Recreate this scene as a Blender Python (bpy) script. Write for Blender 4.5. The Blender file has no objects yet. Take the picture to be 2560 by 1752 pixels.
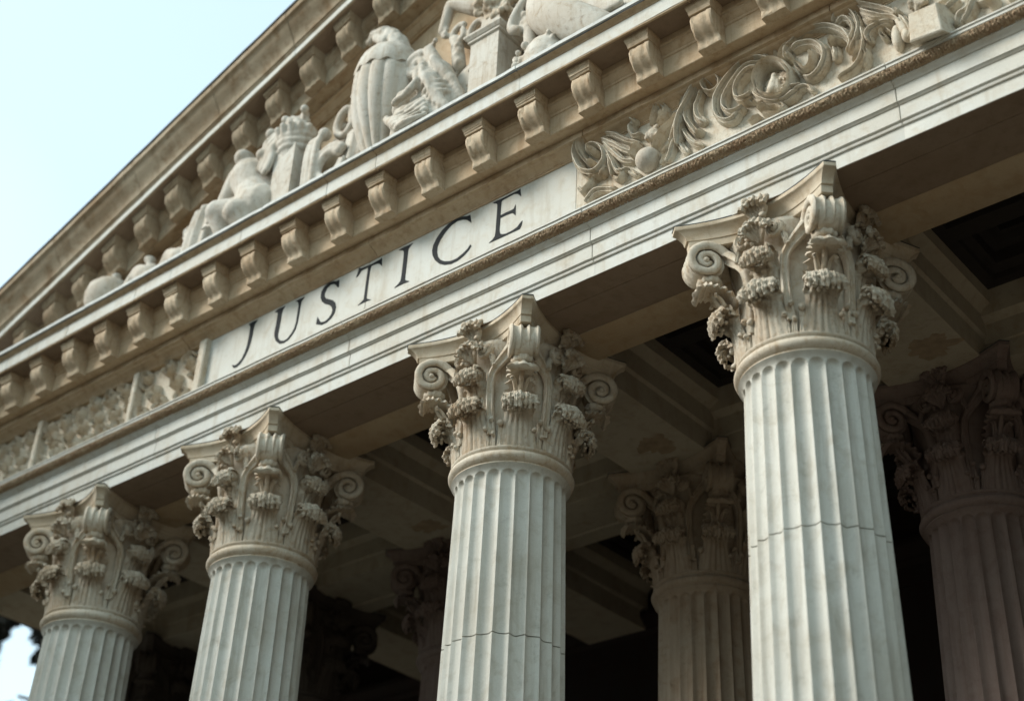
import bpy, math, random
from mathutils import Vector, Matrix, noise
from mathutils.geometry import tessellate_polygon
R = math.radians
random.seed(7)
scene = bpy.context.scene
COL = scene.collection

# ------------------------------------------------------------------ helpers
class MB:
    """collects polygons and links them as ONE mesh object"""
    def __init__(self):
        self.v = []; self.f = []
    def add(self, verts, faces):
        b = len(self.v)
        self.v += [tuple(p) for p in verts]
        self.f += [tuple(b + i for i in q) for q in faces]
    def box(self, x0, x1, y0, y1, z0, z1):
        self.add([(x0,y0,z0),(x1,y0,z0),(x1,y1,z0),(x0,y1,z0),(x0,y0,z1),(x1,y0,z1),(x1,y1,z1),(x0,y1,z1)],
                 [(0,3,2,1),(4,5,6,7),(0,1,5,4),(1,2,6,5),(2,3,7,6),(3,0,4,7)])
    def loft(self, rings, cap=True, closed=True):
        n = len(rings[0]); V = [p for r in rings for p in r]; F = []
        for i in range(len(rings)-1):
            for j in range(n if closed else n-1):
                k = (j+1) % n
                F.append((i*n+j, i*n+k, (i+1)*n+k, (i+1)*n+j))
        if cap:
            F.append(tuple(reversed(range(n)))); F.append(tuple((len(rings)-1)*n+j for j in range(n)))
        self.add(V, F)
    def frustum(self, cx, w0, y0, z0, w1, y1, z1, yb):
        """block against a wall at yb: half width and front y at the bottom and at the top"""
        self.loft([[(cx-w0,y0,z0),(cx+w0,y0,z0),(cx+w0,yb,z0),(cx-w0,yb,z0)],
                   [(cx-w1,y1,z1),(cx+w1,y1,z1),(cx+w1,yb,z1),(cx-w1,yb,z1)]])
    def lathe(self, prof, n=48, cx=0, cy=0, rfun=None, cap=True):
        rings = []
        for r, z in prof:
            rings.append([(cx + (r+(rfun(r,z,2*math.pi*k/n) if rfun else 0))*math.cos(2*math.pi*k/n),
                           cy + (r+(rfun(r,z,2*math.pi*k/n) if rfun else 0))*math.sin(2*math.pi*k/n), z) for k in range(n)])
        self.loft(rings, cap)
    def ball(self, c, r, n=12, m=8, squash=(1,1,1)):
        rings = []
        for i in range(m+1):
            a = -math.pi/2 + math.pi*(i+.02)/(m+.04)
            rings.append([(c[0]+squash[0]*r*math.cos(a)*math.cos(2*math.pi*k/n), c[1]+squash[1]*r*math.cos(a)*math.sin(2*math.pi*k/n),
                           c[2]+squash[2]*r*math.sin(a)) for k in range(n)])
        self.loft(rings)
    def capsule(self, a, ra, b, rb, n=12):
        a = Vector(a); b = Vector(b); d = b-a
        L = d.length
        if L < 1e-5: self.ball(a, ra); return
        t = d/L; s = t.orthogonal().normalized(); q = t.cross(s)
        rings = []
        st = [(-ra*math.cos(x), ra*math.sin(x)) for x in (.15,.6,1.1)] + [(0,ra)]
        st += [(L*.5, (ra+rb)/2)] + [(L,rb)] + [(L+rb*math.cos(x), rb*math.sin(x)) for x in (1.1,.6,.15)]
        for h, rr in st:
            rings.append([a+t*h+s*rr*math.cos(2*math.pi*k/n)+q*rr*math.sin(2*math.pi*k/n) for k in range(n)])
        self.loft(rings)
    def sweep(self, P, N, wa, wn, sec):
        """sec: list of (u, v); ring = P + A*u*wa + N*v*wn, A across the path"""
        m = len(P); rings = []
        for i in range(m):
            T = (P[min(i+1,m-1)]-P[max(i-1,0)])
            if T.length < 1e-9: T = Vector((1,0,0))
            T.normalize()
            A = T.cross(N[i]).normalized()
            rings.append([P[i]+A*(u*wa[i])+N[i]*(v*wn[i]) for u, v in sec])
        self.loft(rings)
    def mesh(self, name, smooth=None):
        me = bpy.data.meshes.new(name)
        me.from_pydata([tuple(p) for p in self.v], [], self.f)
        me.validate(); 
        import bmesh
        bm = bmesh.new(); bm.from_mesh(me)
        bmesh.ops.recalc_face_normals(bm, faces=bm.faces)
        bm.to_mesh(me); bm.free()
        if smooth is not None:
            for p in me.polygons: p.use_smooth = True
            if smooth < 179: me.set_sharp_from_angle(angle=R(smooth))
        return me
    def build(self, name, mat, parent=None, smooth=None, loc=(0,0,0)):
        return link(name, self.mesh(name, smooth), mat, parent, loc)

def link(name, me, mat, parent=None, loc=(0,0,0)):
    if mat and not me.materials: me.materials.append(mat)
    o = bpy.data.objects.new(name, me); COL.objects.link(o)
    o.location = loc
    if parent: o.parent = parent
    return o
def tag(o, label=None, cat=None, group=None, kind=None):
    if label: o['label'] = label
    if cat: o['category'] = cat
    if group: o['group'] = group
    if kind: o['kind'] = kind
    return o
def thing(name, loc, label, cat, group=None):
    o = bpy.data.objects.new(name, None); COL.objects.link(o); o.location = loc
    o.empty_display_size = .2
    return tag(o, label, cat, group)
def dup(o, parent):
    c = o.copy(); COL.objects.link(c); c.parent = parent
    for ch in list(o.children): dup(ch, c)
    return c
def smoothpath(P, k=6):
    """Catmull-Rom through 2-D or 3-D points"""
    P = [Vector(p) for p in P]
    if len(P) < 3:
        return [P[0].lerp(P[-1], i/k) for i in range(k+1)]
    Q = [2*P[0]-P[1]] + P + [2*P[-1]-P[-2]]
    out = []
    for i in range(1, len(Q)-2):
        a, b, c, d = Q[i-1], Q[i], Q[i+1], Q[i+2]
        for j in range(k):
            t = j/k
            out.append(.5*((2*b)+(c-a)*t+(2*a-5*b+4*c-d)*t*t+(3*b-a-3*c+d)*t**3))
    out.append(P[-1]); return out
def vor(p, s):
    return noise.voronoi(Vector(p)*s)[0][0]
def blob(name, mbuild, mat, voxel, parent=None, smooth=5, loc=(0,0,0), disp=0, dscale=6):
    """melt overlapping solids into one continuous skin"""
    tmp = bpy.data.objects.new('tmp', mbuild.mesh('tmp')); COL.objects.link(tmp)
    m = tmp.modifiers.new('r', 'REMESH'); m.mode = 'VOXEL'; m.voxel_size = voxel
    s = tmp.modifiers.new('s', 'SMOOTH'); s.factor = .5; s.iterations = smooth
    dg = bpy.context.evaluated_depsgraph_get(); dg.update()
    me = bpy.data.meshes.new_from_object(tmp.evaluated_get(dg))
    bpy.data.objects.remove(tmp)
    if disp:
        for v in me.vertices:
            v.co = v.co + v.normal*(disp*noise.noise(v.co*dscale))
    me.name = name
    for p in me.polygons: p.use_smooth = True
    me.materials.clear()
    return link(name, me, mat, parent, loc)

SEC_RIDGE = [(-1,-.3),(-1,.25),(-.8,.75),(-.5,1),(-.22,.78),(0,.66),(.22,.78),(.5,1),(.8,.75),(1,.25),(1,-.3)]
SEC_RIDGE2 = [(-1,-.3),(-1,.15),(-.88,.5),(-.68,.72),(-.56,.62),(-.46,.58),(-.34,.78),(-.14,1),(.04,1),(.2,.8),(.32,.66),(.46,.62),(.58,.70),(.72,.72),(.9,.45),(1,.15),(1,-.3)]
SEC_TWO = [(-1,-.35),(-1,.35),(-.85,.85),(-.6,1),(-.35,.6),(0,.42),(.35,.6),(.6,1),(.85,.85),(1,.35),(1,-.35),(.85,-.85),(.6,-1),(.35,-.6),(0,-.42),(-.35,-.6),(-.6,-1),(-.85,-.85)]
SEC_DOME = [(-1,-.3),(-1,.2),(-.75,.66),(-.4,.92),(0,1),(.4,.92),(.75,.66),(1,.2),(1,-.3)]
SEC_TUBE = [(math.cos(a*math.pi/5), math.sin(a*math.pi/5)) for a in range(10)]

# ------------------------------------------------------------------ materials
def stone(name, base, stain, amt=.5, grime=(.16,.13,.10), gamt=.25, streak=1.0, rough=.85, bump=.35, scale=1.0, speck=.5):
    """weathered limestone: blotches and streaks of stain with shapes of their own, specks, fine grain"""
    m = bpy.data.materials.new(name); m.use_nodes = True
    nt = m.node_tree; N = nt.nodes; L = nt.links
    b = N['Principled BSDF']; b.inputs['Roughness'].default_value = rough
    b.inputs['Specular IOR Level'].default_value = .25
    geo = N.new('ShaderNodeNewGeometry')
    def mapping(sx, sy, sz):
        q = N.new('ShaderNodeMapping'); q.inputs['Scale'].default_value = (sx, sy, sz)
        L.new(geo.outputs['Position'], q.inputs['Vector']); return q
    def noi(scale_, detail, vec, rgh=.6, dist=0):
        q = N.new('ShaderNodeTexNoise'); q.inputs['Scale'].default_value = scale_; q.inputs['Detail'].default_value = detail
        q.inputs['Roughness'].default_value = rgh; q.inputs['Distortion'].default_value = dist
        L.new(vec.outputs['Vector'] if hasattr(vec, 'outputs') else vec, q.inputs['Vector']); return q
    def ramp(src, a, c, va=0, vc=1):
        q = N.new('ShaderNodeMapRange'); q.inputs['From Min'].default_value = a; q.inputs['From Max'].default_value = c
        q.inputs['To Min'].default_value = va; q.inputs['To Max'].default_value = vc
        L.new(src, q.inputs['Value']); return q.outputs['Result']
    def mix(fac, a, c, mode='MIX'):
        q = N.new('ShaderNodeMix'); q.data_type = 'RGBA'; q.blend_type = mode
        if isinstance(fac, (int, float)): q.inputs['Factor'].default_value = fac
        else: L.new(fac, q.inputs['Factor'])
        for s, val in ((q.inputs['A'], a), (q.inputs['B'], c)):
            if isinstance(val, tuple): s.default_value = val+(1,)
            else: L.new(val, s)
        return q.outputs['Result']
    iso = mapping(1, 1, 1); drip = mapping(5*streak+.01, 5*streak+.01, .55)
    n1 = noi(.9*scale, 6, iso); n2 = noi(4.5*scale, 8, iso, .65, .6); n3 = noi(1.6*scale, 7, drip, .62)
    n4 = noi(38, 4, iso, .7); n5 = noi(120, 3, iso, .7); n6 = noi(9*scale, 10, iso, .7, .3)
    c = mix(ramp(n1.outputs['Fac'], .40, .72, 0, .8*amt), base, stain)
    c = mix(ramp(n2.outputs['Fac'], .50, .72, 0, amt), c, stain)
    c = mix(ramp(n3.outputs['Fac'], .52, .75, 0, amt), c, tuple(x*.82 for x in stain))
    c = mix(ramp(n6.outputs['Fac'], .56, .76, 0, gamt), c, grime)
    c = mix(ramp(n4.outputs['Fac'], .66, .74, 0, speck*.55), c, grime)
    hv = mix(ramp(n5.outputs['Fac'], .3, .7, 0, 1), (.88,.88,.88), (1.06,1.06,1.05))
    c = mix(1.0, c, hv, 'MULTIPLY')
    L.new(c, b.inputs['Base Color'])
    add = N.new('ShaderNodeMath'); add.operation = 'MULTIPLY_ADD'; add.inputs[1].default_value = .45
    L.new(n5.outputs['Fac'], add.inputs[0]); L.new(n6.outputs['Fac'], add.inputs[2])
    bp = N.new('ShaderNodeBump'); bp.inputs['Strength'].default_value = bump; bp.inputs['Distance'].default_value = .02
    L.new(add.outputs[0], bp.inputs['Height']); L.new(bp.outputs['Normal'], b.inputs['Normal'])
    return m
def plain(name, col, rough=.7):
    m = bpy.data.materials.new(name); m.use_nodes = True
    nt = m.node_tree; b = nt.nodes['Principled BSDF']; b.inputs['Roughness'].default_value = rough
    n = nt.nodes.new('ShaderNodeTexNoise'); n.inputs['Scale'].default_value = 8; n.inputs['Detail'].default_value = 8
    geo = nt.nodes.new('ShaderNodeNewGeometry'); nt.links.new(geo.outputs['Position'], n.inputs['Vector'])
    cr = nt.nodes.new('ShaderNodeValToRGB')
    cr.color_ramp.elements[0].position = .3; cr.color_ramp.elements[1].position = .7
    cr.color_ramp.elements[0].color = tuple(c*.75 for c in col)+(1,); cr.color_ramp.elements[1].color = tuple(min(1,c*1.2) for c in col)+(1,)
    nt.links.new(n.outputs['Fac'], cr.inputs['Fac']); nt.links.new(cr.outputs['Color'], b.inputs['Base Color'])
    return m
TAN = (.36,.235,.12)
M_pale = stone('pale_limestone', (.585,.595,.56), (.44,.37,.265), .5, gamt=.28, bump=.22, speck=.8)
M_shaft = stone('column_marble', (.56,.56,.512), (.39,.355,.285), .65, (.17,.16,.145), .38, 1.3, bump=.28, speck=1)
M_cap = stone('capital_limestone', (.58,.53,.44), TAN, .65, (.12,.09,.065), .45, 1.6, bump=.4, scale=1.8, speck=.7)
M_aba = stone('abacus_limestone', (.57,.50,.39), (.36,.245,.135), .65, (.12,.09,.06), .45, .6, bump=.3)
M_leaf = stone('weathered_leaf_stone', (.55,.50,.41), (.33,.205,.10), .7, (.07,.052,.04), .75, 2.2, bump=.7, scale=2.2, speck=1)
M_tan = stone('tan_weathered_stone', (.55,.435,.30), (.36,.225,.115), .6, (.13,.09,.06), .35, .8, bump=.35, scale=1.4)
M_mod = stone('modillion_stone', (.56,.465,.34), (.33,.205,.105), .6, (.12,.085,.06), .4, 1.5, bump=.4, scale=1.8)
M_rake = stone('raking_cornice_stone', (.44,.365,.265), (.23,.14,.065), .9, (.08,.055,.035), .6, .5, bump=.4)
M_band = stone('rough_carved_band_stone', (.50,.39,.26), (.27,.14,.07), .7, (.05,.035,.025), .9, .6, bump=1, scale=7, speck=1)
M_soffit_shade = stone('shade_soffit_stone', (.27,.205,.15), (.20,.135,.085), .5, (.10,.08,.06), .3, .5, bump=.3)  # dark brown base puts the shade of the undersides into the colour
M_sculpt = stone('sculpture_stone', (.55,.53,.475), (.36,.27,.175), .6, (.11,.085,.07), .65, 1.3, bump=.35, scale=1.6)
M_relief = stone('relief_stone', (.60,.56,.47), (.38,.26,.14), .6, (.09,.065,.045), .7, 1.3, bump=.5, scale=2.6, speck=1)
M_coping = stone('coping_stone', (.60,.62,.60), (.42,.41,.36), .4, (.14,.14,.13), .35, .6, bump=.4)
M_lead = plain('lead_flashing', (.045,.055,.06))
M_ink = plain('letter_paint', (.006,.009,.011), .9)
M_beam2 = stone('lit_soffit_fillet_stone', (.42,.33,.22), (.32,.20,.10), .5, (.12,.09,.06), .25, .5, bump=.3)  # paler than the other soffit stone: the band's light is in its colour
M_dark = stone('shade_dark_ceiling_stone', (.036,.031,.028), (.024,.02,.018), .6, (.02,.016,.014), .4, .6, bump=.3)  # near-black base carries the shade inside the porch
M_beam = stone('ceiling_beam_stone', (.46,.41,.32), (.30,.22,.14), .45, (.06,.045,.035), .3, .5, bump=.3)
M_back = stone('shaded_column_stone', (.20,.152,.132), (.13,.08,.062), .55, (.09,.065,.05), .4, 1.8, bump=.4)  # column stone darkened: shade of the rear row is in the colour
M_wall = stone('shade_dark_portico_wall', (.03,.024,.021), (.035,.012,.012), .5, (.015,.012,.012), .4, .7, bump=.3)  # wall colour taken down to near black to carry the interior shade
M_patch = plain('peeled_plaster', (.31,.235,.155), .9)
M_ground = stone('paving_stone', (.17,.14,.105), (.13,.10,.07), .4, (.05,.045,.04), .3, .05, bump=.3)
M_trunk = plain('bark', (.05,.035,.025), .9)
M_foliage = plain('dark_foliage', (.010,.012,.007), .9)
M_town = stone('town_facade_stone', (.15,.13,.11), (.10,.085,.07), .5, (.05,.045,.04), .3, .5)
M_glass = plain('dark_window_glass', (.02,.022,.025), .2)
M_slate = plain('slate_roof', (.05,.052,.055), .8)
M_back2 = stone('shaded_column_stone_pale', (.40,.33,.25), (.25,.155,.085), .6, (.08,.06,.045), .45, 1.8, bump=.4)  # lighter shade-toned copy for the better lit rear column
M_mod2 = stone('shaded_gable_modillion_stone', (.38,.31,.22), (.23,.145,.075), .7, (.08,.055,.04), .5, 1.5, bump=.4, scale=1.8)  # modillion stone darkened to paint in the shadow under the gable
M_back3 = stone('deep_shade_column_stone', (.085,.068,.056), (.06,.045,.035), .6, (.03,.025,.02), .45, 1.8, bump=.4)  # darkest copy of the column stone, deep shade painted into it

# ------------------------------------------------------------------ outlines of letters and reliefs in metres on the frieze (x, z)
LETTERS = {'J':[(-8.124,1.644),(-8.063,1.656),(-7.943,1.649),(-7.996,1.597),(-8.006,1.531),(-8.007,1.417),(-8.022,1.297),(-8.06,1.174),(-8.105,1.092),(-8.177,1.019),(-8.25,0.99),(-8.308,1.003),(-8.352,1.059),(-8.324,1.042),(-8.28,1.023),(-8.22,1.035),(-8.152,1.091),(-8.108,1.18),(-8.082,1.283),(-8.073,1.43),(-8.074,1.571),(-8.088,1.621)],'U':[(-7.582,1.638),(-7.517,1.658),(-7.378,1.652),(-7.423,1.607),(-7.431,1.541),(-7.434,1.417),(-7.442,1.296),(-7.449,1.212),(-7.429,1.142),(-7.379,1.08),(-7.298,1.048),(-7.225,1.056),(-7.16,1.111),(-7.112,1.178),(-7.09,1.267),(-7.086,1.414),(-7.084,1.551),(-7.106,1.616),(-7.164,1.646),(-7.089,1.647),(-6.991,1.644),(-7.044,1.603),(-7.053,1.525),(-7.056,1.39),(-7.066,1.258),(-7.087,1.161),(-7.135,1.095),(-7.206,1.037),(-7.293,1.022),(-7.38,1.043),(-7.462,1.118),(-7.51,1.211),(-7.519,1.276),(-7.512,1.386),(-7.509,1.535),(-7.51,1.605)],'S':[(-6.32,1.643),(-6.312,1.522),(-6.337,1.545),(-6.373,1.598),(-6.414,1.627),(-6.482,1.643),(-6.543,1.613),(-6.583,1.543),(-6.581,1.486),(-6.544,1.434),(-6.472,1.388),(-6.392,1.338),(-6.34,1.276),(-6.318,1.2),(-6.33,1.121),(-6.385,1.058),(-6.466,1.024),(-6.559,1.025),(-6.666,1.077),(-6.657,1.186),(-6.634,1.134),(-6.605,1.086),(-6.564,1.058),(-6.498,1.045),(-6.43,1.07),(-6.381,1.123),(-6.369,1.185),(-6.4,1.252),(-6.459,1.307),(-6.539,1.354),(-6.607,1.417),(-6.645,1.494),(-6.647,1.582),(-6.606,1.646),(-6.531,1.677),(-6.442,1.67),(-6.365,1.638)],'T':[(-5.942,1.679),(-5.908,1.655),(-5.698,1.635),(-5.561,1.642),(-5.528,1.659),(-5.512,1.523),(-5.545,1.574),(-5.591,1.606),(-5.654,1.616),(-5.717,1.618),(-5.733,1.527),(-5.739,1.359),(-5.743,1.18),(-5.74,1.107),(-5.709,1.076),(-5.649,1.055),(-5.748,1.063),(-5.886,1.06),(-5.82,1.08),(-5.782,1.106),(-5.777,1.194),(-5.773,1.374),(-5.766,1.535),(-5.766,1.621),(-5.836,1.621),(-5.899,1.617),(-5.947,1.558),(-5.98,1.541),(-5.955,1.617)],'I':[(-5.209,1.645),(-5.129,1.655),(-5.041,1.646),(-4.968,1.649),(-5.019,1.623),(-5.049,1.594),(-5.051,1.493),(-5.055,1.338),(-5.059,1.197),(-5.056,1.113),(-5.034,1.085),(-4.971,1.055),(-5.064,1.063),(-5.23,1.062),(-5.16,1.086),(-5.124,1.124),(-5.115,1.221),(-5.111,1.362),(-5.11,1.507),(-5.115,1.581),(-5.139,1.619)],'C':[(-3.989,1.645),(-3.967,1.513),(-3.995,1.559),(-4.043,1.605),(-4.109,1.638),(-4.2,1.66),(-4.3,1.64),(-4.398,1.577),(-4.48,1.489),(-4.524,1.401),(-4.524,1.306),(-4.501,1.225),(-4.449,1.15),(-4.368,1.091),(-4.263,1.051),(-4.162,1.047),(-4.065,1.079),(-3.993,1.117),(-3.948,1.166),(-3.936,1.144),(-3.979,1.093),(-4.05,1.05),(-4.148,1.017),(-4.248,1.015),(-4.364,1.048),(-4.458,1.107),(-4.537,1.194),(-4.584,1.286),(-4.601,1.37),(-4.587,1.453),(-4.536,1.538),(-4.453,1.621),(-4.354,1.671),(-4.24,1.691),(-4.125,1.679),(-4.046,1.648)],'E':[(-3.617,1.657),(-3.549,1.657),(-3.402,1.652),(-3.269,1.653),(-3.197,1.653),(-3.18,1.668),(-3.164,1.543),(-3.182,1.581),(-3.213,1.617),(-3.269,1.641),(-3.365,1.64),(-3.462,1.633),(-3.479,1.612),(-3.486,1.515),(-3.487,1.398),(-3.388,1.398),(-3.304,1.393),(-3.262,1.403),(-3.245,1.453),(-3.241,1.288),(-3.258,1.325),(-3.284,1.355),(-3.363,1.368),(-3.483,1.367),(-3.487,1.27),(-3.49,1.178),(-3.475,1.119),(-3.437,1.087),(-3.37,1.068),(-3.275,1.068),(-3.193,1.088),(-3.154,1.126),(-3.125,1.151),(-3.134,1.095),(-3.158,1.051),(-3.274,1.054),(-3.441,1.055),(-3.64,1.06),(-3.58,1.076),(-3.546,1.112),(-3.538,1.177),(-3.535,1.315),(-3.532,1.478),(-3.533,1.596),(-3.554,1.63),(-3.598,1.651)]}
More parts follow.
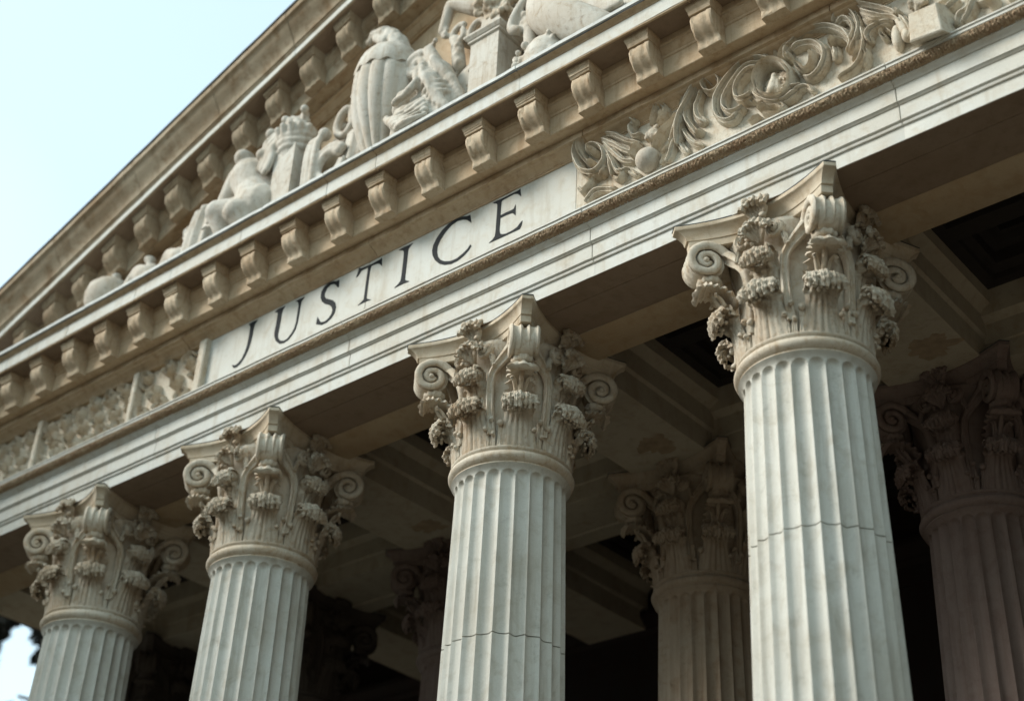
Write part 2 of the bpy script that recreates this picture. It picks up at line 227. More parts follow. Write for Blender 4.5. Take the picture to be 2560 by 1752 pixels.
STROKES = [
('shell',[(-1.861,1.798),(-2.052,1.877),(-2.203,1.83),(-2.244,1.641),(-2.134,1.369),(-1.945,1.254),(-1.822,1.365),(-1.849,1.553),(-1.949,1.677),(-2.039,1.682),(-2.068,1.593)],0.06,0.02,0.11),
('shell',[(-2.092,1.846),(-2.151,1.761),(-2.138,1.608),(-2.036,1.422),(-1.926,1.377)],0.035,0.02,0.13),
('shell',[(-2.008,1.604),(-1.968,1.552),(-1.948,1.594)],0.035,0.03,0.15),
('shell',[(-2.229,1.613),(-2.165,1.394),(-2.033,1.227),(-1.876,1.21)],0.035,0.02,0.08),
('shell',[(-1.921,1.83),(-1.722,1.725),(-1.527,1.54),(-1.327,1.385)],0.05,0.028,0.08),
('shell',[(-1.88,1.745),(-1.682,1.539),(-1.528,1.377),(-1.357,1.269)],0.05,0.028,0.08),
('shell',[(-1.85,1.667),(-1.682,1.416),(-1.566,1.256),(-1.414,1.158)],0.05,0.028,0.08),
('shell',[(-1.82,1.548),(-1.721,1.314),(-1.643,1.134),(-1.49,1.097)],0.05,0.028,0.08),
('shell',[(-1.789,1.45),(-1.749,1.268),(-1.739,1.122)],0.05,0.028,0.08),
('shell',[(-1.828,1.327),(-1.856,1.22),(-1.914,1.189)],0.05,0.028,0.08),
('shell',[(-2.21,1.173),(-2.129,1.062),(-2.041,1.13),(-1.993,1.228),(-1.895,1.199)],0.03,0.04,0.08),
('shell',[(-2.127,0.931),(-1.991,1.005),(-1.835,0.979),(-1.7,0.904)],0.05,0.05,0.07),
('shell',[(-1.72,1.092),(-1.624,1.005),(-1.576,1.08),(-1.643,1.174)],0.03,0.02,0.07),
('shell',[(-1.49,1.077),(-1.415,0.98),(-1.359,0.933)],0.035,0.03,0.06),
('shell',[(-1.452,1.237),(-1.385,1.324),(-1.337,1.38)],0.04,0.03,0.1),
('hook',[(-1.421,1.741),(-1.459,1.669),(-1.412,1.531),(-1.289,1.496)],0.042,0.03,0.09),
('hook',[(-1.43,1.767),(-1.382,1.7)],0.045,0.045,0.11),
('hook',[(-1.165,1.553),(-1.106,1.706),(-1.057,1.813),(-0.983,1.742),(-0.977,1.615),(-1.063,1.499)],0.032,0.028,0.09),
('hook',[(-1.072,1.524),(-1.023,1.62),(-1.031,1.726)],0.025,0.02,0.09),
('fan',[(-0.912,1.179),(-0.797,1.377),(-0.7,1.587),(-0.604,1.758),(-0.491,1.868),(-0.364,1.868),(-0.26,1.768),(-0.239,1.634),(-0.321,1.58),(-0.417,1.653),(-0.449,1.753),(-0.403,1.788),(-0.351,1.718)],0.06,0.014,0.1),
('fan',[(-0.823,1.093),(-0.78,1.328),(-0.682,1.577),(-0.568,1.737)],0.05,0.03,0.12),
('fan',[(-0.468,1.241),(-0.545,1.342),(-0.566,1.513),(-0.526,1.613),(-0.478,1.708)],0.055,0.03,0.08),
('fan',[(-0.57,1.118),(-0.671,1.33),(-0.693,1.522),(-0.615,1.682)],0.045,0.025,0.09),
('fan',[(-0.523,0.937),(-0.643,1.058),(-0.754,1.294),(-0.749,1.472)],0.045,0.025,0.07),
('fan',[(-0.718,0.941),(-0.804,1.122),(-0.817,1.328)],0.045,0.03,0.06),
('fan',[(-0.99,0.943),(-0.904,1.096),(-0.836,1.298)],0.045,0.03,0.07),
('fan',[(-1.151,1.203),(-1.037,1.344),(-0.924,1.445),(-0.793,1.536)],0.04,0.03,0.09),
('fan',[(-1.063,0.951),(-0.987,1.06),(-0.912,1.179)],0.035,0.03,0.06),
('fan',[(-1.051,1.112),(-0.968,1.089),(-0.894,1.169)],0.03,0.025,0.08),
('fan',[(-0.588,1.127),(-0.534,1.119),(-0.532,1.177)],0.025,0.025,0.08),
('fan',[(-0.791,1.636),(-0.713,1.798),(-0.656,1.848)],0.025,0.02,0.06),
('cscroll',[(0.414,1.662),(0.267,1.768),(0.095,1.808),(-0.067,1.719),(-0.215,1.58),(-0.301,1.428),(-0.299,1.249),(-0.217,1.116),(-0.098,1.072),(-0.018,1.135)],0.05,0.035,0.1),
('cscroll',[(0.279,1.681),(0.09,1.709),(-0.073,1.601),(-0.176,1.459),(-0.2,1.313),(-0.128,1.175),(-0.008,1.149),(0.029,1.207)],0.045,0.03,0.1),
('cscroll',[(0.291,1.594),(0.137,1.622),(-0.006,1.543),(-0.047,1.407),(0.015,1.274),(0.134,1.247),(0.171,1.305)],0.042,0.03,0.11),
('cscroll',[(-0.192,1.689),(-0.136,1.758),(-0.028,1.798)],0.02,0.015,0.06),
('medal',[(0.238,1.287),(0.23,1.43),(0.306,1.565),(0.442,1.566),(0.585,1.444),(0.655,1.266),(0.627,1.108),(0.524,1.041),(0.394,1.084),(0.283,1.184),(0.238,1.287)],0.035,0.035,0.13),
('medal',[(0.171,1.305),(0.232,1.183),(0.375,1.046),(0.554,0.996),(0.703,1.027)],0.045,0.04,0.1),
('under',[(0.208,1.051),(0.294,1.081),(0.423,1.02),(0.508,0.926),(0.462,0.856),(0.349,0.898),(0.253,0.969)],0.04,0.03,0.08),
('under',[(0.076,0.959),(0.152,0.966),(0.213,0.991)],0.03,0.02,0.06),
('under',[(0.147,1.181),(0.168,1.248),(0.224,1.188)],0.04,0.03,0.08),
('under',[(0.514,1.133),(0.659,1.09),(0.757,1.093)],0.05,0.03,0.1),
('crown',[(0.447,1.643),(0.468,1.71),(0.456,1.778)],0.02,0.015,0.07),
('crown',[(0.497,1.633),(0.57,1.711),(0.673,1.749),(0.751,1.743)],0.035,0.02,0.08),
('crown',[(0.395,1.633),(0.352,1.759),(0.305,1.827)],0.02,0.015,0.06),
('crown',[(0.558,1.538),(0.626,1.558),(0.614,1.625)],0.035,0.03,0.1),
('dscroll',[(0.571,1.619),(0.615,1.714),(0.748,1.787),(0.913,1.795),(1.094,1.73),(1.242,1.594),(1.326,1.454),(1.338,1.329),(1.283,1.259)],0.05,0.035,0.09),
('dscroll',[(0.673,1.634),(0.777,1.663),(0.923,1.607),(1.022,1.458),(1.033,1.303),(0.974,1.176),(0.873,1.132),(0.767,1.206)],0.055,0.04,0.09),
('dscroll',[(0.901,1.485),(0.927,1.35),(0.883,1.258),(0.796,1.256),(0.74,1.34),(0.767,1.369)],0.04,0.03,0.11),
('dscroll',[(0.594,1.59),(0.629,1.539),(0.613,1.503)],0.04,0.03,0.11),
('dscroll',[(1.273,1.411),(1.203,1.439),(1.13,1.438),(1.135,1.494),(1.184,1.495)],0.025,0.02,0.1),
('dscroll',[(1.151,1.396),(1.164,1.27),(1.147,1.207)],0.05,0.04,0.08),
('dscroll',[(0.528,0.99),(0.63,1.035),(0.781,1.067),(0.882,0.938)],0.045,0.03,0.08),
('tall',[(1.169,1.744),(1.262,1.823),(1.358,1.809),(1.429,1.659),(1.452,1.466),(1.409,1.33),(1.316,1.225)],0.05,0.03,0.09),
('tall',[(1.2,1.68),(1.301,1.709),(1.377,1.617),(1.388,1.476),(1.34,1.357)],0.045,0.027,0.09),
('tall',[(1.473,1.498),(1.499,1.276),(1.447,1.104),(1.329,0.986),(1.165,0.937)],0.05,0.03,0.09),
('tall',[(1.443,1.31),(1.416,1.151),(1.348,1.061)],0.04,0.024,0.09),
('tall',[(1.499,1.16),(1.511,1.038),(1.463,0.909)],0.03,0.018,0.09),
('tall',[(1.263,1.838),(1.316,1.881),(1.389,1.881)],0.03,0.018,0.09),
('wing',[(1.427,1.888),(1.523,1.766),(1.634,1.681),(1.753,1.577),(1.845,1.46),(1.904,1.365)],0.045,0.0315,0.1),
('wing',[(1.495,1.723),(1.589,1.59),(1.708,1.487),(1.849,1.385),(1.924,1.237)],0.045,0.0315,0.1),
('wing',[(1.529,1.582),(1.612,1.458),(1.723,1.404),(1.832,1.337)],0.04,0.027999999999999997,0.1),
('wing',[(1.552,1.216),(1.536,1.298),(1.592,1.381),(1.687,1.396),(1.82,1.33)],0.045,0.0315,0.1),
('wing',[(1.733,1.165),(1.704,1.226),(1.743,1.26),(1.794,1.2)],0.03,0.020999999999999998,0.1),
('wing',[(1.904,1.365),(1.961,1.258),(2.0,1.105),(1.975,0.991)],0.05,0.034999999999999996,0.1),
('wing',[(1.859,1.481),(1.898,1.413),(1.86,1.378)],0.04,0.027999999999999997,0.1),
('farleaf',[(2.333,1.186),(2.444,1.188),(2.518,1.256)],0.05,0.04000000000000001,0.09),
('farleaf',[(2.33,1.245),(2.41,1.267),(2.461,1.321)],0.04,0.032,0.09),
('farleaf',[(2.463,0.921),(2.505,0.994),(2.587,1.041),(2.635,1.153),(2.632,1.212)],0.06,0.048,0.09),
('farleaf',[(2.528,0.923),(2.613,0.997),(2.661,1.108),(2.662,1.193)],0.045,0.036,0.09),
('farleaf2',[(2.698,1.142),(2.774,1.079),(2.859,1.081)],0.06,0.048,0.09),
('farleaf2',[(2.806,0.932),(2.852,0.959),(2.883,1.024)],0.04,0.032,0.09),
('farleaf2',[(2.986,0.944),(3.039,0.952),(3.09,0.948)],0.04,0.032,0.09),
]
PANELR=-2.306
FASCIAJ=(-2.126,)
BEDJ=-2.078
CORJ=[-2.591,-4.993,-5.898,-9.112,-9.937]
